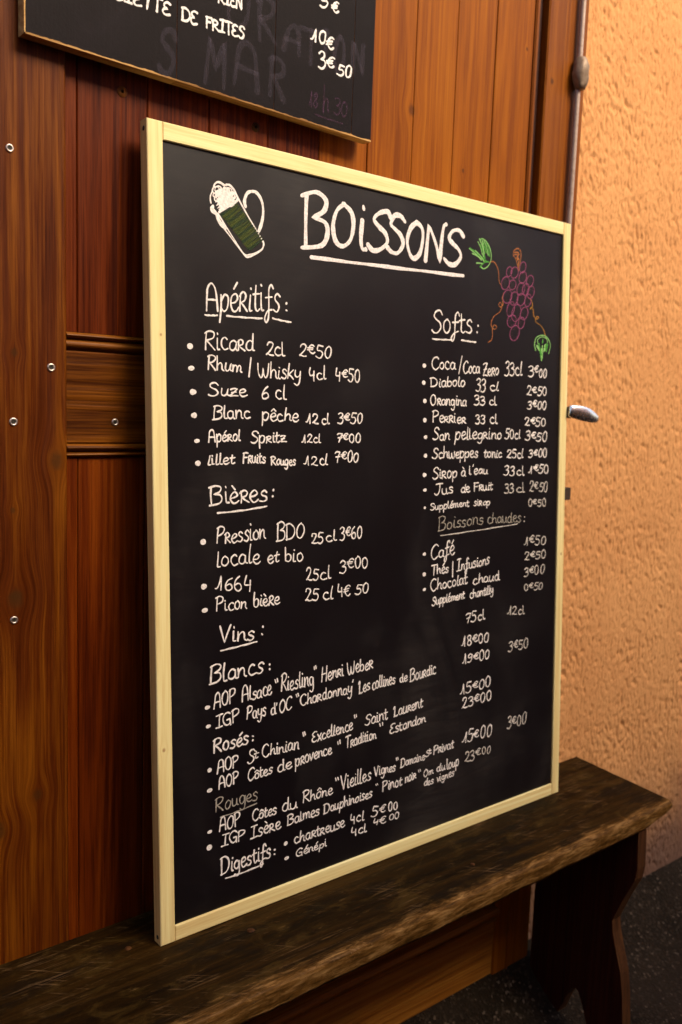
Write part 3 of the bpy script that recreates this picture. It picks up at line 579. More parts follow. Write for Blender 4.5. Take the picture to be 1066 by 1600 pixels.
WRITING = [
 [('B',263.6,1061.8,317.8,1065.9,84.0,'T'),('O',320.7,1070.9,373.4,1075.8,67.0,'T'),('i',377.3,1073.4,396.8,1074.9,83.2,'T'),('S',400.7,1076.3,446.9,1080.7,64.9,'T'),('S',442.9,1077.6,481.2,1080.5,64.0,'T'),('O',482.7,1073.1,527.0,1077.2,61.9,'T'),('N',528.5,1074.6,579.3,1078.9,64.1,'T'),('S',580.9,1075.7,625.5,1077.8,60.9,'T'),('-',283.0,1048.1,630.8,1060.0,0.0,'T')],
 [('Apéritifs',89.8,946.3,222.3,956.6,43.0,'h'),(':',230.5,957.4,238.1,958.1,24.5,'h'),('-',89.7,939.6,110.4,940.9,0.0,'h'),('-',126.4,941.5,189.0,943.3,0.0,'h'),('-',209.2,945.3,243.7,942.2,0.0,'h')],
 [('•',64.2,892.3,0,0,4.3,'w'),('Ricard',87.4,889.9,174.2,893.0,27.4,'w'),('2cl',194.1,888.3,232.0,889.4,22.5,'w'),('2€50',258.0,889.8,323.8,890.0,21.3,'w')],
 [('•',65.7,860.6,0,0,4.6,'w'),('Rhum',91.6,859.7,152.5,859.3,19.8,'w'),('/',164.6,855.1,171.7,857.9,23.5,'w'),('Whisky',179.3,853.7,261.8,853.0,22.7,'w'),('4cl',277.1,853.7,312.4,855.3,20.3,'w'),('4€50',331.2,855.2,384.1,854.6,20.1,'w')],
 [('•',68.4,826.2,0,0,4.9,'w'),('Suze',93.7,821.3,161.1,823.6,19.3,'w'),('6',185.5,819.0,200.9,819.5,21.4,'w'),('cl',212.1,820.5,233.5,819.9,21.0,'w')],
 [('•',69.2,792.1,0,0,4.4,'w'),('Blanc',100.0,787.4,166.1,789.9,21.2,'w'),('pêche',186.7,786.9,257.3,786.5,20.8,'w'),('12',272.1,784.2,297.3,783.3,15.3,'w'),('cl',303.3,783.1,319.7,783.3,16.2,'w'),('3€50',337.1,784.6,390.5,784.7,17.7,'w')],
 [('•',73.6,754.6,0,0,4.1,'w'),('Apérol',92.2,753.2,148.0,755.1,17.1,'w'),('Spritz',166.5,750.9,233.2,753.5,17.7,'w'),('12cl',263.4,751.6,301.3,752.6,14.7,'w'),('7€00',334.6,753.7,386.7,752.4,15.1,'w')],
 [('•',74.7,721.5,0,0,4.1,'w'),('lillet',89.7,718.9,137.7,720.7,15.4,'w'),('Fruits',151.9,721.1,193.9,720.6,16.4,'w'),('Rouges',203.9,717.9,251.5,716.0,15.0,'w'),('12',268.4,716.4,295.1,714.7,14.7,'w'),('cl',298.4,716.0,315.5,715.7,16.9,'w'),('7€00',330.0,719.8,382.4,719.8,17.1,'w')],
 [('Bières',93.0,659.2,196.8,660.8,28.9,'h'),(':',201.5,664.3,209.9,664.6,22.8,'h'),('~',107.0,645.8,195.3,652.4,0.0,'h')],
 [('•',81.8,603.6,0,0,4.3,'w'),('Pression',103.8,598.9,193.1,600.2,26.9,'w'),('BDO',213.9,596.3,269.2,597.2,26.5,'w'),('25',282.0,586.2,307.7,586.7,18.4,'w'),('cl',311.7,587.7,333.9,588.1,18.6,'w'),('3€60',340.9,587.6,390.4,590.2,22.1,'w')],
 [('locale',103.3,563.4,182.4,563.8,26.4,'w'),('et',195.4,562.0,218.1,562.0,20.2,'w'),('bio',228.5,561.1,265.6,559.3,23.6,'w')],
 [('•',82.2,536.0,0,0,4.4,'w'),('1664',101.2,528.2,166.4,520.8,21.8,'w'),('25',271.3,527.0,296.9,525.1,19.1,'w'),('cl',299.6,525.5,321.7,525.3,20.6,'w'),('3',340.9,531.4,355.5,531.3,21.0,'w'),('¢',356.7,539.8,371.4,539.2,14.5,'w'),('00',373.5,537.0,404.4,536.3,19.2,'w')],
 [('•',83.3,499.5,0,0,4.7,'w'),('Picon',101.5,495.9,157.3,493.8,20.1,'w'),('bière',168.6,494.6,218.8,493.4,22.0,'w'),('25',268.9,492.8,297.6,490.8,19.8,'w'),('cl',305.6,490.9,327.4,490.1,20.7,'w'),('4¢',336.0,492.5,363.9,492.7,19.7,'w'),('50',373.6,492.4,405.0,491.7,18.0,'w')],
 [('Vins',106.9,445.7,171.0,442.4,25.7,'h'),(':',180.7,446.9,189.4,446.3,26.2,'h'),('-',110.1,433.6,175.3,438.4,0.0,'h')],
 [('Blancs',89.0,384.3,186.9,387.0,27.4,'h'),(':',195.5,389.1,202.4,389.1,17.6,'h')],
 [('•',85.7,349.0,0,0,4.2,'w'),('AOP',95.7,345.1,134.8,348.0,21.4,'w'),('Alsace',146.3,345.5,203.1,348.2,23.6,'w'),('“',208.0,345.0,217.8,346.2,27.2,'w'),('Riesling',220.2,348.7,286.5,349.7,26.2,'w'),('“',285.4,353.9,292.9,354.1,26.3,'w'),('Henri',301.5,351.4,350.5,354.4,22.2,'w'),('Weber',358.3,354.3,415.5,357.1,22.1,'w')],
 [('•',86.9,319.2,0,0,3.9,'w'),('IGP',99.1,313.3,142.4,317.1,19.8,'w'),('Pays',154.3,316.4,191.5,315.5,20.9,'w'),("d'OC",200.8,314.9,240.7,316.1,19.6,'w'),('“',248.6,316.4,258.0,317.0,20.6,'w'),('Chardonnay',258.8,318.7,368.8,321.4,20.1,'w'),("'",368.8,322.1,374.4,322.3,19.7,'w'),('Les',383.7,316.2,409.0,320.7,19.9,'w'),('collines',413.9,318.2,468.6,320.0,20.7,'w'),('de',479.1,320.2,497.6,319.7,17.3,'w'),('Bourdic',504.3,317.2,570.5,321.7,20.2,'w')],
 [('Rosés',94.5,275.6,157.9,276.5,23.3,'h'),(':',163.3,278.6,170.0,278.6,16.1,'h')],
 [('•',88.2,249.9,0,0,3.4,'w'),('AOP',100.7,241.8,140.3,243.9,20.0,'w'),('S',156.3,243.1,168.7,243.8,18.8,'w'),('t',167.8,249.9,175.9,250.1,11.8,'w'),('Chinian',183.4,248.4,256.3,247.1,19.6,'w'),('“',264.0,243.0,273.2,244.0,28.2,'w'),('Excellence',282.6,250.6,370.5,255.6,19.2,'w'),('“',370.9,257.7,379.8,257.8,21.2,'w'),('Saint',397.7,257.1,451.4,257.7,20.1,'w'),('Laurent',465.2,258.9,536.9,263.2,19.3,'w')],
 [('•',87.8,218.0,0,0,4.3,'w'),('AOP',103.3,215.3,139.4,217.9,18.9,'w'),('Côtes',156.0,215.2,202.9,217.5,17.6,'w'),('de',212.4,215.2,242.0,217.3,18.7,'w'),('provence',248.2,218.3,324.4,223.2,20.2,'w'),('“',333.3,214.8,343.9,215.6,26.6,'w'),('Tradition',353.8,225.5,424.1,228.7,18.5,'w'),('“',426.6,228.2,441.0,228.4,22.4,'w'),('Estandon',455.9,229.6,544.7,233.6,17.3,'w')],
 [('Rouges',96.5,181.0,174.6,181.4,22.4,'f'),('~',106.2,170.2,173.2,175.2,0.0,'f')],
 [('•',86.9,152.2,0,0,3.7,'w'),('AOP',103.4,147.2,142.0,148.1,20.2,'w'),('Côtes',163.8,147.9,210.5,147.8,17.8,'w'),('du',220.1,147.7,253.0,147.1,20.1,'w'),('Rhône',263.0,151.6,326.0,151.7,19.2,'w'),('“',330.2,153.8,341.2,153.5,21.7,'w'),('Vieilles',344.0,152.8,411.9,155.5,24.4,'w'),('Vignes',419.9,159.7,470.3,158.2,17.5,'w'),('“',472.1,156.7,479.8,157.6,21.6,'w'),('Domaine',482.6,160.7,543.0,162.6,14.6,'w'),('S',544.8,166.6,555.2,165.9,12.2,'w'),('t',554.4,171.1,560.4,170.8,9.5,'w'),('Privat',564.6,167.1,620.2,167.0,17.3,'w')],
 [('•',86.2,127.3,0,0,4.3,'w'),('IGP',107.9,122.6,150.4,121.9,17.4,'w'),('Isère',160.8,118.9,218.9,121.1,19.7,'w'),('Balmes',231.8,121.4,298.2,122.5,17.2,'w'),('Dauphinoises',307.7,120.8,415.4,123.5,17.1,'w'),('“',421.4,133.1,430.2,132.2,12.2,'w'),('Pinot',439.4,126.7,486.5,127.2,19.3,'w'),('noir',494.3,128.6,521.7,132.2,16.9,'w'),('“',526.9,124.3,536.4,124.8,22.7,'w'),('Om',540.8,127.6,566.2,130.4,14.5,'w'),('du',573.8,130.8,596.7,130.4,16.3,'w'),('loup',602.1,129.1,634.3,130.1,18.8,'w')],
 [('des',542.1,111.1,566.5,110.7,13.4,'w'),('vignes',574.8,110.9,621.9,113.0,14.1,'w')],
 [('Digestifs',105.7,76.4,199.1,77.3,25.7,'h'),(':',203.0,78.3,210.8,78.1,17.7,'h'),('~',114.4,68.4,184.4,70.3,0.0,'h')],
 [('•',229.0,91.8,0,0,3.5,'w'),('chartreuse',245.5,85.8,353.0,85.8,19.0,'w'),('4cl',365.1,87.6,396.4,85.9,17.4,'w'),('5',413.1,86.7,428.6,84.6,19.9,'w'),('¢',432.0,88.6,446.3,88.1,11.6,'w'),('00',452.9,86.6,476.2,84.4,15.3,'w')],
 [('•',230.6,66.2,0,0,4.1,'w'),('Génépi',249.0,62.3,312.9,62.5,13.7,'w'),('4cl',366.5,65.0,402.1,62.3,15.7,'w'),('4',416.0,70.3,430.1,69.5,11.6,'w'),('¢',433.0,68.3,448.1,67.2,12.5,'w'),('00',454.5,68.6,480.8,66.3,11.7,'w')],
 [('Softs',551.5,950.5,656.0,957.3,40.1,'h'),(':',663.8,956.9,675.3,957.8,26.6,'h'),('-',554.0,939.1,602.9,941.3,0.0,'h'),('-',628.0,942.5,666.7,941.7,0.0,'h')],
 [('•',533.8,890.3,0,0,3.8,'w'),('Coca',551.8,885.4,613.7,888.1,21.6,'w'),('/',620.6,881.9,632.0,884.1,28.5,'w'),('Coca',632.8,882.0,678.4,884.3,20.7,'w'),('Zero',686.9,880.4,731.1,883.1,22.8,'w'),('33cl',746.9,882.2,800.0,885.9,25.5,'w'),('3',817.5,884.2,835.2,884.7,22.2,'w'),('¢',835.8,893.9,849.2,895.2,12.6,'w'),('00',850.8,884.3,875.8,885.2,16.7,'w')],
 [('•',532.8,860.0,0,0,3.8,'w'),('Diabolo',549.7,853.3,639.1,857.5,17.0,'w'),('33',666.5,849.1,694.4,849.6,22.1,'w'),('cl',705.6,852.8,732.2,853.8,18.1,'w'),('2€50',815.0,848.4,876.9,849.1,16.5,'w')],
 [('•',536.0,827.5,0,0,3.9,'w'),('Orangina',549.0,820.9,643.6,821.4,18.1,'w'),('33',663.1,823.3,694.5,824.2,17.3,'w'),('cl',705.0,824.5,726.2,825.6,17.0,'w'),('3€00',817.1,820.2,876.9,820.5,17.2,'w')],
 [('•',536.4,793.2,0,0,3.9,'w'),('Perrier',554.1,790.1,642.2,789.1,19.3,'w'),('33',667.7,789.2,695.6,789.6,17.4,'w'),('cl',707.0,789.5,730.0,789.9,18.2,'w'),('2€50',809.3,787.0,876.2,786.8,17.7,'w')],
 [('•',538.3,762.6,0,0,3.9,'w'),('San',556.4,757.5,599.6,757.6,19.9,'w'),('pellegrino',612.8,758.7,742.3,760.4,21.4,'w'),('50cl',752.0,759.8,799.1,761.2,18.6,'w'),('3€50',812.3,758.3,880.4,755.6,18.4,'w')],
 [('•',538.7,729.1,0,0,3.9,'w'),('Schweppes',556.1,724.2,676.5,724.4,19.9,'w'),('tonic',692.2,724.8,743.6,724.4,17.7,'w'),('25cl',757.9,724.0,808.4,722.6,16.4,'w'),('3€00',823.5,722.8,881.9,723.4,16.8,'w')],
 [('•',536.9,694.4,0,0,4.2,'w'),('Sirop',557.3,686.5,620.1,688.3,20.0,'w'),('à',630.5,689.9,643.3,690.2,17.3,'w'),("l'eau",651.8,693.0,704.2,693.6,16.9,'w'),('33',749.5,688.7,781.1,688.0,18.7,'w'),('cl',788.0,687.8,812.1,687.9,18.9,'w'),('1€50',825.2,691.4,888.0,690.7,16.9,'w')],
 [('•',538.0,666.8,0,0,3.9,'w'),('Jus',562.1,656.3,610.7,659.4,19.1,'w'),('de',629.8,659.8,656.0,658.9,16.8,'w'),('Fruit',665.5,660.3,719.3,661.8,17.1,'w'),('33',752.5,654.0,781.2,653.0,18.8,'m'),('cl',788.1,653.3,815.2,653.0,19.0,'m'),('2€50',828.5,654.3,886.0,651.8,19.3,'m')],
 [('•',538.0,634.5,0,0,2.4,'w'),('Supplément',551.9,629.7,654.1,632.6,13.2,'w'),('sirop',665.6,632.7,712.9,631.7,13.8,'w'),('0€50',824.9,624.9,882.3,622.4,15.8,'m')],
 [('Boissons',571.5,590.8,694.1,596.7,23.0,'f'),('chaudes',704.7,596.2,804.5,594.0,21.9,'f'),(':',810.3,592.5,818.3,592.7,21.0,'m'),('-',579.1,580.7,795.0,590.5,0.0,'m')],
 [('•',538.0,549.4,0,0,3.7,'w'),('Café',552.7,538.1,616.8,543.2,26.7,'w'),('1€50',816.1,545.0,883.9,542.8,19.4,'m')],
 [('•',538.4,512.1,0,0,3.7,'w'),('Thés',556.0,508.8,600.9,510.4,17.7,'w'),('|',608.6,504.5,614.4,504.5,27.4,'w'),('Infusions',622.0,509.8,713.0,516.4,20.4,'w'),('2€50',816.9,515.5,884.8,514.4,17.1,'m')],
 [('•',539.1,484.0,0,0,3.7,'w'),('Chocolat',554.6,479.2,651.8,484.3,20.5,'w'),('chaud',666.6,480.6,742.7,482.7,19.7,'w'),('3€00',816.5,481.5,881.2,483.0,17.8,'m')],
 [('Supplément',558.6,452.0,644.4,456.0,16.2,'w'),('chantilly',659.5,454.1,726.0,457.4,16.9,'w'),('0€50',817.3,452.4,876.2,449.9,14.9,'m')],
 [('75cl',647.3,406.4,702.2,408.5,19.7,'w'),('12',768.0,408.5,795.5,406.3,16.4,'m'),('cl',800.8,405.6,820.4,405.3,16.0,'m')],
 [('18€00',638.2,362.8,714.8,361.4,18.6,'w'),('3€50',771.2,332.7,834.7,331.7,19.5,'m')],
 [('19€00',640.8,328.6,717.6,327.1,18.7,'w')],
 [('15€00',636.3,268.4,721.8,271.1,19.9,'w')],
 [('23€00',640.2,240.3,725.0,243.1,18.5,'w')],
 [('15€00',643.0,170.8,727.2,169.4,23.0,'w'),('3€00',772.3,173.0,832.6,173.2,22.6,'m')],
 [('23',649.4,132.3,678.2,129.7,20.8,'m'),('¢',680.9,138.5,695.4,138.1,11.7,'m'),('00',699.6,136.6,723.5,132.9,14.7,'m')],
]
MUG = [([(109.4, 1089.1), (120.2, 1073.1), (137.3, 1055.8), (158.5, 1035.3), (164.8, 1033.0), (173.9, 1036.8), (188.3, 1045.8), (192.9, 1054.0), (192.3, 1059.3), (185.8, 1068.1), (166.7, 1091.9), (149.2, 1115.5), (139.3, 1129.5), (129.5, 1134.0), (125.8, 1131.8)], 2.6, 'w'), ([(113.1, 1089.7), (126.3, 1073.0), (146.0, 1049.6), (158.5, 1036.4), (168.7, 1037.2), (179.1, 1041.3), (190.9, 1049.4), (193.9, 1056.8)], 2.0, 'w'), ([(110.6, 1088.3), (116.6, 1076.8), (125.7, 1070.3)], 5.5, 'w'), ([(104.7, 1097.7), (103.4, 1093.3), (108.2, 1090.0)], 6.0, 'w'), ([(161.1, 1107.0), (159.2, 1114.1), (162.5, 1124.1), (169.6, 1130.1), (178.6, 1131.7), (186.3, 1126.1), (191.4, 1116.3), (192.6, 1102.5), (189.9, 1088.1), (184.6, 1074.4)], 4.6, 'w'), ([(159.2, 1110.9), (160.6, 1121.7), (165.8, 1129.8), (174.7, 1132.1), (183.7, 1129.9)], 3.0, 'w'), ([(115.5, 1091.7), (129.1, 1100.6), (144.1, 1111.0), (147.3, 1116.3)], 3.5, 'w'), ([(101.7, 1102.3), (100.7, 1111.4), (105.0, 1121.4), (108.1, 1130.2), (114.8, 1135.0), (122.1, 1133.7), (127.0, 1131.5), (133.2, 1134.2), (141.8, 1127.9), (146.7, 1119.3)], 2.2, 'w'), ([(106.9, 1126.9), (111.2, 1132.8), (118.5, 1133.1), (124.5, 1130.0)], 1.6, 'w'), ([(136.4, 1121.5), (142.8, 1122.4), (146.6, 1118.8), (144.9, 1113.3), (139.0, 1110.1), (133.4, 1111.6), (132.3, 1116.7), (136.5, 1121.5)], 1.9, 'w'), ([(138.1, 1124.2), (135.1, 1118.9), (128.8, 1116.8), (124.0, 1119.5), (124.4, 1124.9), (129.6, 1129.0), (135.7, 1128.6), (138.1, 1124.1)], 1.9, 'w'), ([(118.9, 1110.5), (113.3, 1109.9), (110.1, 1113.3), (111.8, 1118.1), (117.0, 1120.8), (121.9, 1119.2), (122.7, 1114.6), (118.8, 1110.5)], 1.9, 'w'), ([(132.2, 1111.5), (135.0, 1113.9), (138.5, 1113.8), (140.1, 1111.3), (138.5, 1108.3), (135.0, 1107.1), (132.2, 1108.5), (132.3, 1111.5)], 1.9, 'w'), ([(111.9, 1117.2), (112.1, 1114.6), (109.9, 1112.4), (106.8, 1112.2), (105.3, 1114.2), (106.4, 1116.9), (109.4, 1118.2), (111.9, 1117.1)], 1.9, 'w'), ([(125.3, 1108.8), (128.6, 1105.5), (127.1, 1100.6), (121.8, 1097.8), (116.9, 1099.3), (115.9, 1103.8), (119.7, 1108.1), (125.4, 1108.8)], 1.9, 'w'), ([(117.1, 1120.1), (112.1, 1118.8), (108.7, 1121.2), (109.3, 1125.5), (113.6, 1128.5), (118.2, 1127.9), (119.8, 1124.1), (117.0, 1120.1)], 1.9, 'w'), ([(136.3, 1122.2), (137.2, 1118.3), (134.1, 1114.6), (129.3, 1113.9), (126.4, 1116.7), (127.7, 1120.8), (132.1, 1123.2), (136.3, 1122.1)], 1.9, 'w'), ([(121.1, 1124.6), (123.1, 1127.4), (126.6, 1128.3), (129.0, 1126.6), (128.5, 1123.5), (125.5, 1121.5), (122.2, 1122.0), (121.2, 1124.6)], 1.9, 'w'), ([(121.5, 1113.9), (125.6, 1115.9), (129.3, 1114.7), (129.9, 1111.1), (126.8, 1107.9), (122.4, 1107.6), (120.1, 1110.3), (121.5, 1114.0)], 1.9, 'w'), ([(124.0, 1107.0), (118.4, 1105.8), (114.8, 1108.8), (115.9, 1113.6), (120.8, 1116.7), (126.0, 1115.7), (127.4, 1111.3), (123.9, 1106.9)], 1.9, 'w'), ([(120.6, 1109.1), (115.7, 1110.0), (114.4, 1114.1), (117.6, 1118.3), (122.9, 1119.4), (126.3, 1116.6), (125.3, 1111.9), (120.5, 1109.0)], 1.9, 'w'), ([(122.0, 1106.6), (119.1, 1110.6), (121.4, 1115.7), (127.3, 1118.1), (132.2, 1116.0), (132.5, 1110.9), (127.9, 1106.8), (121.9, 1106.6)], 1.9, 'w'), ([(131.3, 1119.8), (126.6, 1118.9), (123.6, 1121.4), (124.6, 1125.4), (128.8, 1128.0), (133.1, 1127.1), (134.1, 1123.4), (131.2, 1119.7)], 1.9, 'w'), ([(132.4, 1114.6), (131.3, 1119.3), (135.2, 1123.7), (141.1, 1124.6), (144.5, 1121.2), (142.9, 1116.1), (137.4, 1113.2), (132.3, 1114.7)], 1.9, 'w'), ([(132.8, 1119.9), (135.6, 1123.0), (139.8, 1123.5), (142.1, 1121.0), (140.9, 1117.4), (137.0, 1115.5), (133.4, 1116.6), (132.8, 1120.0)], 1.9, 'w'), ([(140.4, 1106.2), (136.2, 1103.1), (131.4, 1103.5), (129.5, 1107.1), (132.1, 1111.3), (137.1, 1112.8), (140.8, 1110.5), (140.4, 1106.1)], 1.9, 'w'), ([(131.5, 1126.8), (133.9, 1123.0), (131.5, 1118.4), (126.1, 1116.4), (121.8, 1118.5), (121.9, 1123.1), (126.2, 1126.8), (131.5, 1126.7)], 1.9, 'w'), ([(121.1, 1112.1), (122.8, 1114.7), (126.0, 1115.6), (128.3, 1114.1), (127.9, 1111.3), (125.2, 1109.4), (122.1, 1109.8), (121.1, 1112.2)], 1.9, 'w'), ([(112.1, 1114.1), (116.0, 1113.5), (117.3, 1110.4), (115.0, 1107.0), (110.8, 1105.9), (108.0, 1108.0), (108.5, 1111.6), (112.2, 1114.1)], 1.9, 'w'), ([(104.1, 1120.8), (106.2, 1125.3), (111.3, 1127.4), (115.5, 1125.6), (115.7, 1121.1), (111.7, 1117.5), (106.5, 1117.4), (104.1, 1120.9)], 1.9, 'w'), ([(127.4, 1111.4), (131.2, 1109.8), (131.5, 1105.9), (128.0, 1102.6), (123.4, 1102.5), (121.2, 1105.5), (123.0, 1109.5), (127.5, 1111.4)], 1.9, 'w'), ([(111.0, 1120.4), (120.8, 1125.2), (108.5, 1112.7), (131.9, 1126.1), (109.0, 1105.6), (138.0, 1125.1), (110.8, 1100.7), (141.7, 1122.6), (113.1, 1097.0), (144.2, 1118.9), (115.5, 1094.3), (141.6, 1112.1)], 3.2, 'w'), ([(119.4, 1088.4), (132.6, 1096.7), (146.0, 1107.6)], 3.4, 'O'), ([(146.0, 1107.6), (122.3, 1085.7)], 2.6, 'o'), ([(122.3, 1085.7), (135.5, 1093.9), (148.9, 1104.7)], 3.4, 'o'), ([(148.9, 1104.7), (125.3, 1082.9)], 2.6, 'O'), ([(125.3, 1082.9), (138.5, 1091.0), (151.9, 1101.7)], 3.4, 'o'), ([(151.9, 1101.7), (128.3, 1080.1)], 2.6, 'o'), ([(128.3, 1080.1), (141.5, 1088.1), (154.8, 1098.8)], 3.4, 'O'), ([(154.8, 1098.8), (131.2, 1077.2)], 2.6, 'O'), ([(131.2, 1077.2), (144.4, 1085.2), (157.8, 1095.8)], 3.4, 'o'), ([(157.8, 1095.8), (134.2, 1074.4)], 2.6, 'o'), ([(134.2, 1074.4), (147.4, 1082.3), (160.8, 1092.9)], 3.4, 'o'), ([(160.8, 1092.9), (137.2, 1071.6)], 2.6, 'O'), ([(137.2, 1071.6), (150.4, 1079.4), (163.8, 1089.9)], 3.4, 'O'), ([(163.8, 1089.9), (140.2, 1068.8)], 2.6, 'o'), ([(140.2, 1068.8), (153.4, 1076.5), (166.8, 1086.9)], 3.4, 'o'), ([(166.8, 1086.9), (143.3, 1065.9)], 2.6, 'O'), ([(143.3, 1065.9), (156.4, 1073.6), (169.8, 1083.9)], 3.4, 'o'), ([(169.8, 1083.9), (146.3, 1063.0)], 2.6, 'o'), ([(146.3, 1063.0), (159.5, 1070.6), (172.8, 1080.9)], 3.4, 'O'), ([(172.8, 1080.9), (149.3, 1060.2)], 2.6, 'O'), ([(149.3, 1060.2), (162.5, 1067.7), (175.9, 1077.9)], 3.4, 'o'), ([(175.9, 1077.9), (152.4, 1057.3)], 2.6, 'o'), ([(152.4, 1057.3), (165.6, 1064.7), (178.9, 1074.9)], 3.4, 'o'), ([(178.9, 1074.9), (155.4, 1054.4)], 2.6, 'O'), ([(155.4, 1054.4), (168.6, 1061.8), (182.0, 1071.8)], 3.4, 'O'), ([(182.0, 1071.8), (158.5, 1051.5)], 2.6, 'o'), ([(158.5, 1051.5), (171.7, 1058.8), (185.0, 1068.8)], 3.4, 'o'), ([(185.0, 1068.8), (161.6, 1048.6)], 2.6, 'O'), ([(161.6, 1048.6), (174.7, 1055.8), (188.1, 1065.7)], 3.4, 'o'), ([(188.1, 1065.7), (164.7, 1045.7)], 2.6, 'o'), ([(164.7, 1045.7), (177.8, 1052.8), (191.2, 1062.7)], 3.4, 'O'), ([(191.2, 1062.7), (167.8, 1042.8)], 2.6, 'O')]
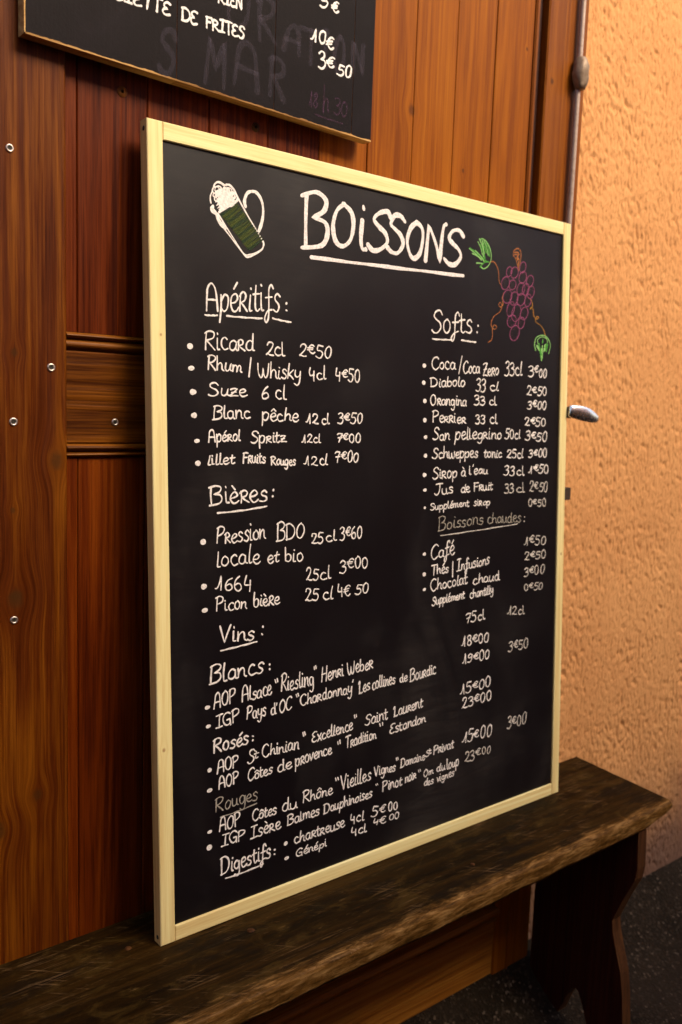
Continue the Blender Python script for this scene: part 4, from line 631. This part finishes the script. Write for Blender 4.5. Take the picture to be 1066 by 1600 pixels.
GRAPES = [([(763.3, 1078.9), (759.3, 1074.7), (754.6, 1073.1), (750.8, 1074.9), (749.3, 1079.3), (750.4, 1084.9), (753.9, 1089.7), (758.6, 1092.2), (762.8, 1091.5), (765.2, 1087.8), (764.9, 1082.4), (762.0, 1077.1)], 1.7, 'p'), ([(762.1, 1080.0), (759.6, 1077.2), (756.7, 1076.2), (754.3, 1077.3), (753.4, 1080.2), (754.2, 1083.9), (756.4, 1087.1), (759.3, 1088.8), (761.9, 1088.3), (763.4, 1085.9), (763.1, 1082.3), (761.3, 1078.8)], 0.9, 'q'), ([(781.2, 1078.3), (775.9, 1073.4), (769.5, 1071.6), (764.3, 1073.7), (761.9, 1078.8), (763.1, 1085.2), (767.7, 1090.9), (773.9, 1093.8), (779.8, 1092.9), (783.2, 1088.7), (783.2, 1082.4), (779.5, 1076.2)], 1.7, 'p'), ([(779.1, 1079.6), (775.7, 1076.3), (771.7, 1075.2), (768.5, 1076.5), (767.1, 1079.9), (767.9, 1084.2), (770.8, 1087.9), (774.7, 1089.8), (778.3, 1089.2), (780.4, 1086.4), (780.3, 1082.3), (778.0, 1078.2)], 0.9, 'q'), ([(803.6, 1091.5), (798.9, 1086.6), (793.4, 1084.9), (788.9, 1086.9), (787.1, 1091.8), (788.4, 1098.1), (792.4, 1103.6), (797.9, 1106.5), (802.9, 1105.7), (805.7, 1101.6), (805.4, 1095.4), (802.1, 1089.4)], 1.7, 'p'), ([(802.0, 1092.7), (799.0, 1089.5), (795.6, 1088.4), (792.9, 1089.7), (791.7, 1093.0), (792.6, 1097.1), (795.2, 1100.7), (798.6, 1102.6), (801.7, 1102.1), (803.4, 1099.4), (803.2, 1095.3), (801.0, 1091.4)], 0.9, 'q'), ([(805.6, 1071.8), (800.2, 1066.6), (793.7, 1064.8), (788.4, 1067.0), (786.0, 1072.3), (787.3, 1079.0), (791.9, 1084.9), (798.3, 1087.9), (804.3, 1087.0), (807.8, 1082.6), (807.6, 1076.0), (803.9, 1069.6)], 1.7, 'p'), ([(803.5, 1073.1), (800.0, 1069.7), (796.0, 1068.5), (792.7, 1069.9), (791.2, 1073.5), (792.2, 1077.9), (795.1, 1081.8), (799.1, 1083.8), (802.8, 1083.2), (804.9, 1080.2), (804.8, 1075.9), (802.4, 1071.7)], 0.9, 'q'), ([(827.0, 1066.8), (821.7, 1061.6), (815.5, 1059.8), (810.3, 1062.0), (808.1, 1067.4), (809.5, 1074.1), (814.0, 1080.0), (820.2, 1083.1), (825.9, 1082.2), (829.3, 1077.7), (829.0, 1071.1), (825.3, 1064.6)], 1.7, 'p'), ([(825.0, 1068.2), (821.7, 1064.8), (817.8, 1063.6), (814.6, 1065.0), (813.3, 1068.5), (814.2, 1073.0), (817.1, 1076.9), (821.0, 1078.9), (824.5, 1078.3), (826.5, 1075.3), (826.3, 1071.0), (824.0, 1066.7)], 0.9, 'q'), ([(756.0, 1054.6), (750.2, 1049.1), (743.3, 1047.2), (737.6, 1049.5), (735.0, 1055.3), (736.4, 1062.5), (741.4, 1068.8), (748.2, 1072.0), (754.5, 1071.0), (758.3, 1066.2), (758.1, 1059.1), (754.1, 1052.2)], 1.7, 'p'), ([(753.6, 1056.1), (749.9, 1052.4), (745.6, 1051.2), (742.1, 1052.7), (740.5, 1056.5), (741.5, 1061.3), (744.7, 1065.5), (748.9, 1067.6), (752.8, 1066.9), (755.1, 1063.7), (754.9, 1059.1), (752.4, 1054.5)], 0.9, 'q'), ([(775.3, 1054.7), (770.4, 1050.5), (764.4, 1049.0), (759.4, 1050.9), (757.0, 1055.3), (758.1, 1060.9), (762.2, 1065.7), (768.0, 1068.2), (773.6, 1067.4), (777.0, 1063.7), (777.0, 1058.2), (773.7, 1052.9)], 1.7, 'p'), ([(773.3, 1055.8), (770.2, 1053.0), (766.5, 1052.1), (763.4, 1053.3), (761.9, 1056.2), (762.7, 1059.9), (765.3, 1063.1), (768.9, 1064.7), (772.4, 1064.2), (774.4, 1061.7), (774.4, 1058.1), (772.3, 1054.6)], 0.9, 'q'), ([(800.9, 1048.6), (795.2, 1043.2), (788.4, 1041.3), (782.8, 1043.7), (780.3, 1049.4), (781.7, 1056.5), (786.6, 1062.7), (793.3, 1065.9), (799.6, 1064.9), (803.3, 1060.1), (803.1, 1053.1), (799.1, 1046.3)], 1.7, 'p'), ([(798.6, 1050.1), (795.0, 1046.5), (790.7, 1045.3), (787.3, 1046.8), (785.8, 1050.6), (786.8, 1055.3), (789.9, 1059.4), (794.1, 1061.5), (797.9, 1060.8), (800.2, 1057.7), (800.0, 1053.0), (797.5, 1048.6)], 0.9, 'q'), ([(813.9, 1049.5), (808.8, 1044.4), (802.9, 1042.6), (798.2, 1044.8), (796.2, 1050.2), (797.6, 1057.0), (801.9, 1062.8), (807.8, 1065.8), (813.1, 1064.9), (816.2, 1060.4), (815.8, 1053.8), (812.3, 1047.4)], 1.7, 'p'), ([(812.1, 1050.9), (808.9, 1047.5), (805.2, 1046.4), (802.3, 1047.8), (801.1, 1051.3), (802.0, 1055.8), (804.8, 1059.7), (808.5, 1061.6), (811.8, 1061.0), (813.6, 1058.1), (813.4, 1053.7), (811.1, 1049.5)], 0.9, 'q'), ([(829.9, 1045.3), (824.5, 1039.8), (818.2, 1037.9), (813.1, 1040.2), (810.9, 1046.0), (812.5, 1053.2), (817.1, 1059.5), (823.4, 1062.7), (829.1, 1061.7), (832.4, 1056.9), (832.0, 1049.8), (828.2, 1042.9)], 1.7, 'p'), ([(827.9, 1046.8), (824.5, 1043.1), (820.6, 1041.9), (817.4, 1043.4), (816.2, 1047.2), (817.2, 1052.0), (820.2, 1056.1), (824.1, 1058.2), (827.6, 1057.6), (829.6, 1054.4), (829.3, 1049.7), (826.8, 1045.2)], 0.9, 'q'), ([(762.9, 1029.4), (756.7, 1023.8), (749.3, 1021.9), (743.1, 1024.4), (740.3, 1030.4), (741.8, 1037.9), (747.0, 1044.3), (754.3, 1047.6), (761.2, 1046.5), (765.3, 1041.4), (765.2, 1034.1), (761.0, 1027.0)], 1.7, 'p'), ([(760.2, 1031.0), (756.3, 1027.3), (751.7, 1026.0), (747.9, 1027.7), (746.2, 1031.6), (747.2, 1036.6), (750.5, 1040.8), (755.1, 1043.0), (759.3, 1042.3), (761.8, 1038.9), (761.7, 1034.1), (759.0, 1029.4)], 0.9, 'q'), ([(781.4, 1027.8), (775.7, 1022.1), (768.9, 1020.2), (763.4, 1022.7), (761.1, 1028.7), (762.6, 1036.2), (767.5, 1042.7), (774.2, 1046.0), (780.4, 1044.9), (783.9, 1039.9), (783.6, 1032.5), (779.6, 1025.3)], 1.7, 'p'), ([(779.2, 1029.4), (775.5, 1025.6), (771.3, 1024.3), (767.9, 1026.0), (766.5, 1029.9), (767.5, 1034.9), (770.7, 1039.2), (774.9, 1041.4), (778.7, 1040.7), (780.8, 1037.3), (780.6, 1032.5), (778.0, 1027.8)], 0.9, 'q'), ([(802.9, 1028.3), (796.9, 1022.9), (789.8, 1021.1), (783.9, 1023.5), (781.2, 1029.2), (782.6, 1036.4), (787.6, 1042.5), (794.6, 1045.6), (801.2, 1044.6), (805.2, 1039.8), (805.1, 1032.8), (801.0, 1026.0)], 1.7, 'p'), ([(800.4, 1029.8), (796.6, 1026.2), (792.2, 1025.0), (788.5, 1026.6), (786.9, 1030.4), (787.8, 1035.1), (791.0, 1039.2), (795.4, 1041.2), (799.5, 1040.6), (801.9, 1037.4), (801.8, 1032.7), (799.2, 1028.3)], 0.9, 'q'), ([(821.7, 1028.5), (816.5, 1023.1), (810.5, 1021.2), (805.8, 1023.6), (803.8, 1029.4), (805.4, 1036.6), (809.9, 1042.8), (815.8, 1046.0), (821.2, 1045.0), (824.2, 1040.1), (823.7, 1033.1), (820.0, 1026.2)], 1.7, 'p'), ([(819.9, 1030.0), (816.6, 1026.4), (812.9, 1025.2), (810.0, 1026.7), (808.8, 1030.5), (809.9, 1035.3), (812.7, 1039.4), (816.5, 1041.5), (819.8, 1040.9), (821.6, 1037.7), (821.2, 1033.0), (818.9, 1028.5)], 0.9, 'q'), ([(771.4, 1006.0), (765.7, 999.7), (759.2, 997.6), (754.2, 1000.4), (752.2, 1007.1), (754.0, 1015.4), (758.9, 1022.6), (765.4, 1026.3), (771.2, 1025.1), (774.3, 1019.4), (773.7, 1011.2), (769.6, 1003.3)], 1.7, 'p'), ([(769.4, 1007.8), (765.8, 1003.6), (761.8, 1002.2), (758.6, 1004.0), (757.5, 1008.5), (758.7, 1014.0), (761.8, 1018.8), (765.9, 1021.2), (769.5, 1020.4), (771.3, 1016.6), (770.9, 1011.2), (768.2, 1006.0)], 0.9, 'q'), ([(789.9, 999.1), (783.0, 991.8), (775.1, 989.4), (768.8, 992.7), (766.3, 1000.5), (768.3, 1010.2), (774.3, 1018.6), (782.1, 1022.8), (789.2, 1021.3), (793.2, 1014.7), (792.6, 1005.2), (787.6, 996.0)], 1.7, 'p'), ([(787.1, 1001.3), (782.8, 996.5), (777.8, 994.9), (774.0, 997.0), (772.5, 1002.1), (773.9, 1008.5), (777.7, 1014.1), (782.6, 1016.9), (787.0, 1015.9), (789.3, 1011.6), (788.9, 1005.3), (785.7, 999.2)], 0.9, 'q'), ([(811.9, 1002.2), (806.3, 996.8), (799.7, 995.0), (794.4, 997.4), (792.0, 1003.2), (793.5, 1010.4), (798.3, 1016.6), (804.8, 1019.7), (810.8, 1018.6), (814.2, 1013.7), (814.0, 1006.7), (810.1, 999.9)], 1.7, 'p'), ([(809.7, 1003.7), (806.2, 1000.1), (802.1, 999.0), (798.8, 1000.5), (797.4, 1004.4), (798.4, 1009.1), (801.4, 1013.2), (805.5, 1015.2), (809.2, 1014.5), (811.3, 1011.3), (811.0, 1006.7), (808.6, 1002.2)], 0.9, 'q'), ([(777.1, 984.0), (770.9, 978.7), (763.2, 977.1), (756.8, 979.6), (753.7, 985.3), (755.1, 992.4), (760.3, 998.5), (767.8, 1001.4), (774.9, 1000.3), (779.3, 995.4), (779.4, 988.4), (775.1, 981.7)], 1.7, 'p'), ([(774.2, 985.5), (770.3, 982.1), (765.5, 980.9), (761.6, 982.6), (759.7, 986.4), (760.6, 991.1), (764.0, 995.1), (768.7, 997.0), (773.1, 996.3), (775.7, 993.0), (775.7, 988.4), (773.0, 984.0)], 0.9, 'q'), ([(802.3, 983.2), (797.5, 978.4), (791.9, 976.8), (787.5, 979.0), (785.7, 984.3), (787.0, 990.8), (791.1, 996.4), (796.6, 999.2), (801.7, 998.2), (804.5, 993.7), (804.1, 987.3), (800.7, 981.2)], 1.7, 'p'), ([(800.7, 984.6), (797.7, 981.4), (794.2, 980.3), (791.5, 981.8), (790.4, 985.3), (791.3, 989.6), (793.9, 993.3), (797.4, 995.1), (800.5, 994.4), (802.2, 991.5), (801.9, 987.3), (799.7, 983.2)], 0.9, 'q'), ([(786.5, 960.4), (779.6, 954.0), (771.5, 952.1), (764.9, 955.1), (761.9, 962.1), (763.6, 970.7), (769.5, 978.1), (777.5, 981.7), (784.9, 980.3), (789.3, 974.3), (789.1, 965.8), (784.3, 957.7)], 1.7, 'p'), ([(783.5, 962.4), (779.2, 958.1), (774.1, 956.8), (770.0, 958.8), (768.2, 963.4), (769.4, 969.1), (773.1, 974.0), (778.1, 976.4), (782.7, 975.4), (785.4, 971.5), (785.1, 965.9), (782.1, 960.6)], 0.9, 'q')]
STEMS = [([(767.6, 1116.9), (770.2, 1124.5), (781.3, 1129.7), (790.0, 1124.4), (789.6, 1106.9), (785.3, 1088.0), (780.7, 1100.3), (774.8, 1110.5), (768.5, 1115.5), (785.9, 1119.3)], 2.2, 'b'), ([(771.7, 1121.0), (783.0, 1121.6), (779.1, 1109.2), (784.7, 1109.9), (783.7, 1093.3)], 4.0, 'b'), ([(701.2, 1092.9), (711.9, 1096.1), (721.5, 1089.2), (727.2, 1077.3), (728.9, 1061.3), (735.9, 1053.9)], 1.9, 'b'), ([(743.1, 1041.1), (738.4, 1031.5), (740.9, 1019.0), (732.8, 1012.7), (728.6, 1017.8), (734.0, 1021.9), (738.2, 1015.1), (731.7, 1003.5), (716.9, 994.9), (709.0, 983.4), (709.2, 974.4), (717.5, 969.6), (724.1, 974.7), (717.3, 977.7), (712.0, 971.0), (712.3, 958.3), (709.8, 949.0), (700.5, 943.8)], 1.9, 'b'), ([(815.4, 1039.4), (825.8, 1033.0), (827.6, 1021.9), (820.4, 1017.4), (824.7, 1021.6), (830.7, 1016.5), (832.5, 1005.4), (841.5, 999.6), (847.9, 1003.9), (841.4, 1004.3), (838.7, 994.6), (853.8, 988.3), (864.6, 979.6), (868.8, 970.4)], 1.9, 'y')]
LEAF_A = [([(676.3, 1082.7), (685.6, 1079.4), (698.7, 1087.3), (705.8, 1101.5), (702.0, 1118.8), (689.8, 1131.3), (677.9, 1134.0), (675.4, 1129.3)], 2.0, 'g'), ([(646.0, 1111.2), (663.5, 1103.8), (678.7, 1094.5)], 2.4, 'g'), ([(647.3, 1112.2), (666.1, 1106.3), (682.6, 1098.5)], 3.0, 'G'), ([(653.8, 1103.5), (667.5, 1100.8), (678.7, 1096.2)], 2.4, 'g'), ([(672.7, 1132.4), (680.8, 1121.0), (686.3, 1107.8)], 3.0, 'g'), ([(668.9, 1126.6), (676.3, 1116.9), (681.1, 1105.4)], 2.4, 'g'), ([(677.9, 1133.1), (686.0, 1122.7), (691.5, 1110.3)], 3.0, 'G'), ([(684.5, 1132.3), (692.0, 1119.9), (696.9, 1105.7)], 2.4, 'g'), ([(691.2, 1128.0), (697.4, 1117.1), (701.0, 1104.5)], 3.0, 'G'), ([(665.8, 1087.5), (674.9, 1088.5), (681.5, 1087.8)], 3.0, 'g'), ([(666.8, 1103.5), (677.3, 1101.2), (685.2, 1097.1)], 2.4, 'G'), ([(675.0, 1081.6), (684.1, 1089.7), (690.5, 1096.0)], 2.4, 'G'), ([(686.7, 1092.0), (693.9, 1093.6), (698.5, 1093.5)], 3.0, 'G'), ([(661.5, 1109.8), (674.6, 1102.6), (685.3, 1093.6)], 2.4, 'g'), ([(675.5, 1122.3), (683.0, 1110.8), (687.9, 1097.4)], 3.0, 'G'), ([(680.6, 1130.0), (683.5, 1117.0), (683.8, 1102.2)], 3.0, 'g')]
LEAF_B = [([(840.4, 937.7), (836.5, 948.9), (841.2, 962.5), (854.4, 968.3), (869.5, 968.5), (881.9, 959.8), (886.0, 948.5), (881.2, 933.7)], 2.2, 'g'), ([(847.4, 951.6), (845.7, 959.1), (857.5, 965.7), (872.6, 963.9), (877.5, 955.6)], 1.8, 'g'), ([(850.4, 951.8), (854.3, 936.3), (858.3, 920.7)], 3.0, 'G'), ([(846.1, 947.6), (850.7, 942.2), (855.4, 936.8)], 3.0, 'g'), ([(858.2, 942.7), (858.6, 930.8), (858.9, 918.8)], 3.0, 'g'), ([(861.0, 948.7), (861.1, 936.2), (861.2, 923.8)], 3.0, 'g'), ([(870.0, 951.2), (867.5, 944.3), (865.0, 937.4)], 3.0, 'g'), ([(874.5, 953.5), (872.4, 946.6), (870.4, 939.7)], 3.0, 'G'), ([(877.6, 951.8), (875.5, 944.9), (873.5, 938.0)], 3.0, 'G'), ([(843.1, 947.4), (847.0, 942.9), (850.8, 938.4)], 3.0, 'g'), ([(862.2, 960.3), (861.5, 957.3), (860.8, 954.4)], 3.0, 'G'), ([(853.7, 942.4), (856.5, 935.9), (859.2, 929.4)], 3.0, 'G'), ([(867.7, 949.2), (868.3, 943.9), (868.9, 938.7)], 3.0, 'g')]
UPPER = [[('ASSIETTE', -69.4, 1802.8, 41.5, 1805.1, 17.4, 'u'), ('DE', 59.2, 1804.5, 84.4, 1805.9, 16.7, 'u'), ('FRITES', 98.2, 1806.3, 162.6, 1808.5, 15.1, 'u')], [('RIEN', 116.7, 1846.5, 158.8, 1848.0, 15.1, 'u')], [('5', 300.7, 1893.2, 316.1, 1896.7, 19.3, 'u'), ('¢', 323.9, 1892.8, 337.9, 1895.8, 16.3, 'u')], [('10', 284.0, 1839.5, 313.6, 1840.9, 19.7, 'u'), ('¢', 316.2, 1834.8, 330.6, 1838.2, 18.8, 'u')], [('3', 300.8, 1801.4, 315.5, 1804.5, 23.6, 'u'), ('¢', 316.1, 1808.2, 331.3, 1811.0, 16.5, 'u'), ('50', 338.3, 1802.2, 367.4, 1803.5, 17.4, 'u')], [('S', 24.1, 1728.9, 49.2, 1730.4, 56.9, 'x'), ('M', 96.7, 1729.0, 131.1, 1728.3, 59.0, 'x'), ('A', 143.1, 1740.3, 190.7, 1736.4, 62.7, 'x'), ('R', 207.6, 1740.4, 237.8, 1735.9, 56.9, 'x')], [('U', 129.8, 1818.2, 169.9, 1821.9, 44.2, 'x'), ('R', 186.0, 1816.2, 220.5, 1816.8, 55.5, 'x'), ('A', 231.9, 1813.1, 263.9, 1812.6, 43.9, 'x'), ('T', 266.2, 1806.3, 304.9, 1807.2, 49.9, 'x'), ('I', 309.9, 1806.8, 317.1, 1807.1, 50.9, 'x'), ('O', 330.2, 1806.6, 353.9, 1808.1, 48.7, 'x'), ('N', 367.2, 1812.0, 395.5, 1813.0, 46.7, 'x')], [('18', 284.2, 1739.9, 301.3, 1741.0, 24.2, 'z'), ('h', 311.8, 1737.0, 324.1, 1737.9, 39.9, 'z'), ('30', 332.3, 1740.7, 362.7, 1740.1, 23.8, 'z'), ('-', 296.4, 1731.7, 352.6, 1729.4, 0.0, 'z')]]
random.seed(11)
for i, ln in enumerate(WRITING):
    for (t, a, b, c, d_, h_, st) in ln:
        ink = Ink(); ink.k = random.randrange(23)
        if t == '•': ink.dot(a, b, h_); nm = 'bullet_point'
        else: ink.text(t, a, b, c, d_, h_, st); nm = 'underline' if t in '-~' else 'written_word'
        ink.build(nm, panel, PD)
def draw(name, data, parent=None):
    ink = Ink()
    for pts, wd, col in data: ink.stroke(pts, wd, col)
    return ink.build(name, panel, PD)
draw('beer_mug_drawing', MUG); draw('grape_bunch_drawing', GRAPES); draw('grape_stem_drawing', STEMS)
draw('vine_leaf_drawing', LEAF_A); draw('vine_leaf_drawing', LEAF_B)
for ln in UPPER:
    for (t, a, b, c, d_, h_, st) in ln:
        ink = Ink(); ink.text(t, a, b, c, d_, h_, st)
        ink.build('erased_word' if st in 'xz' else 'written_word', ub, -.0214 if st not in 'xz' else -.0213, tuple(ub.location))
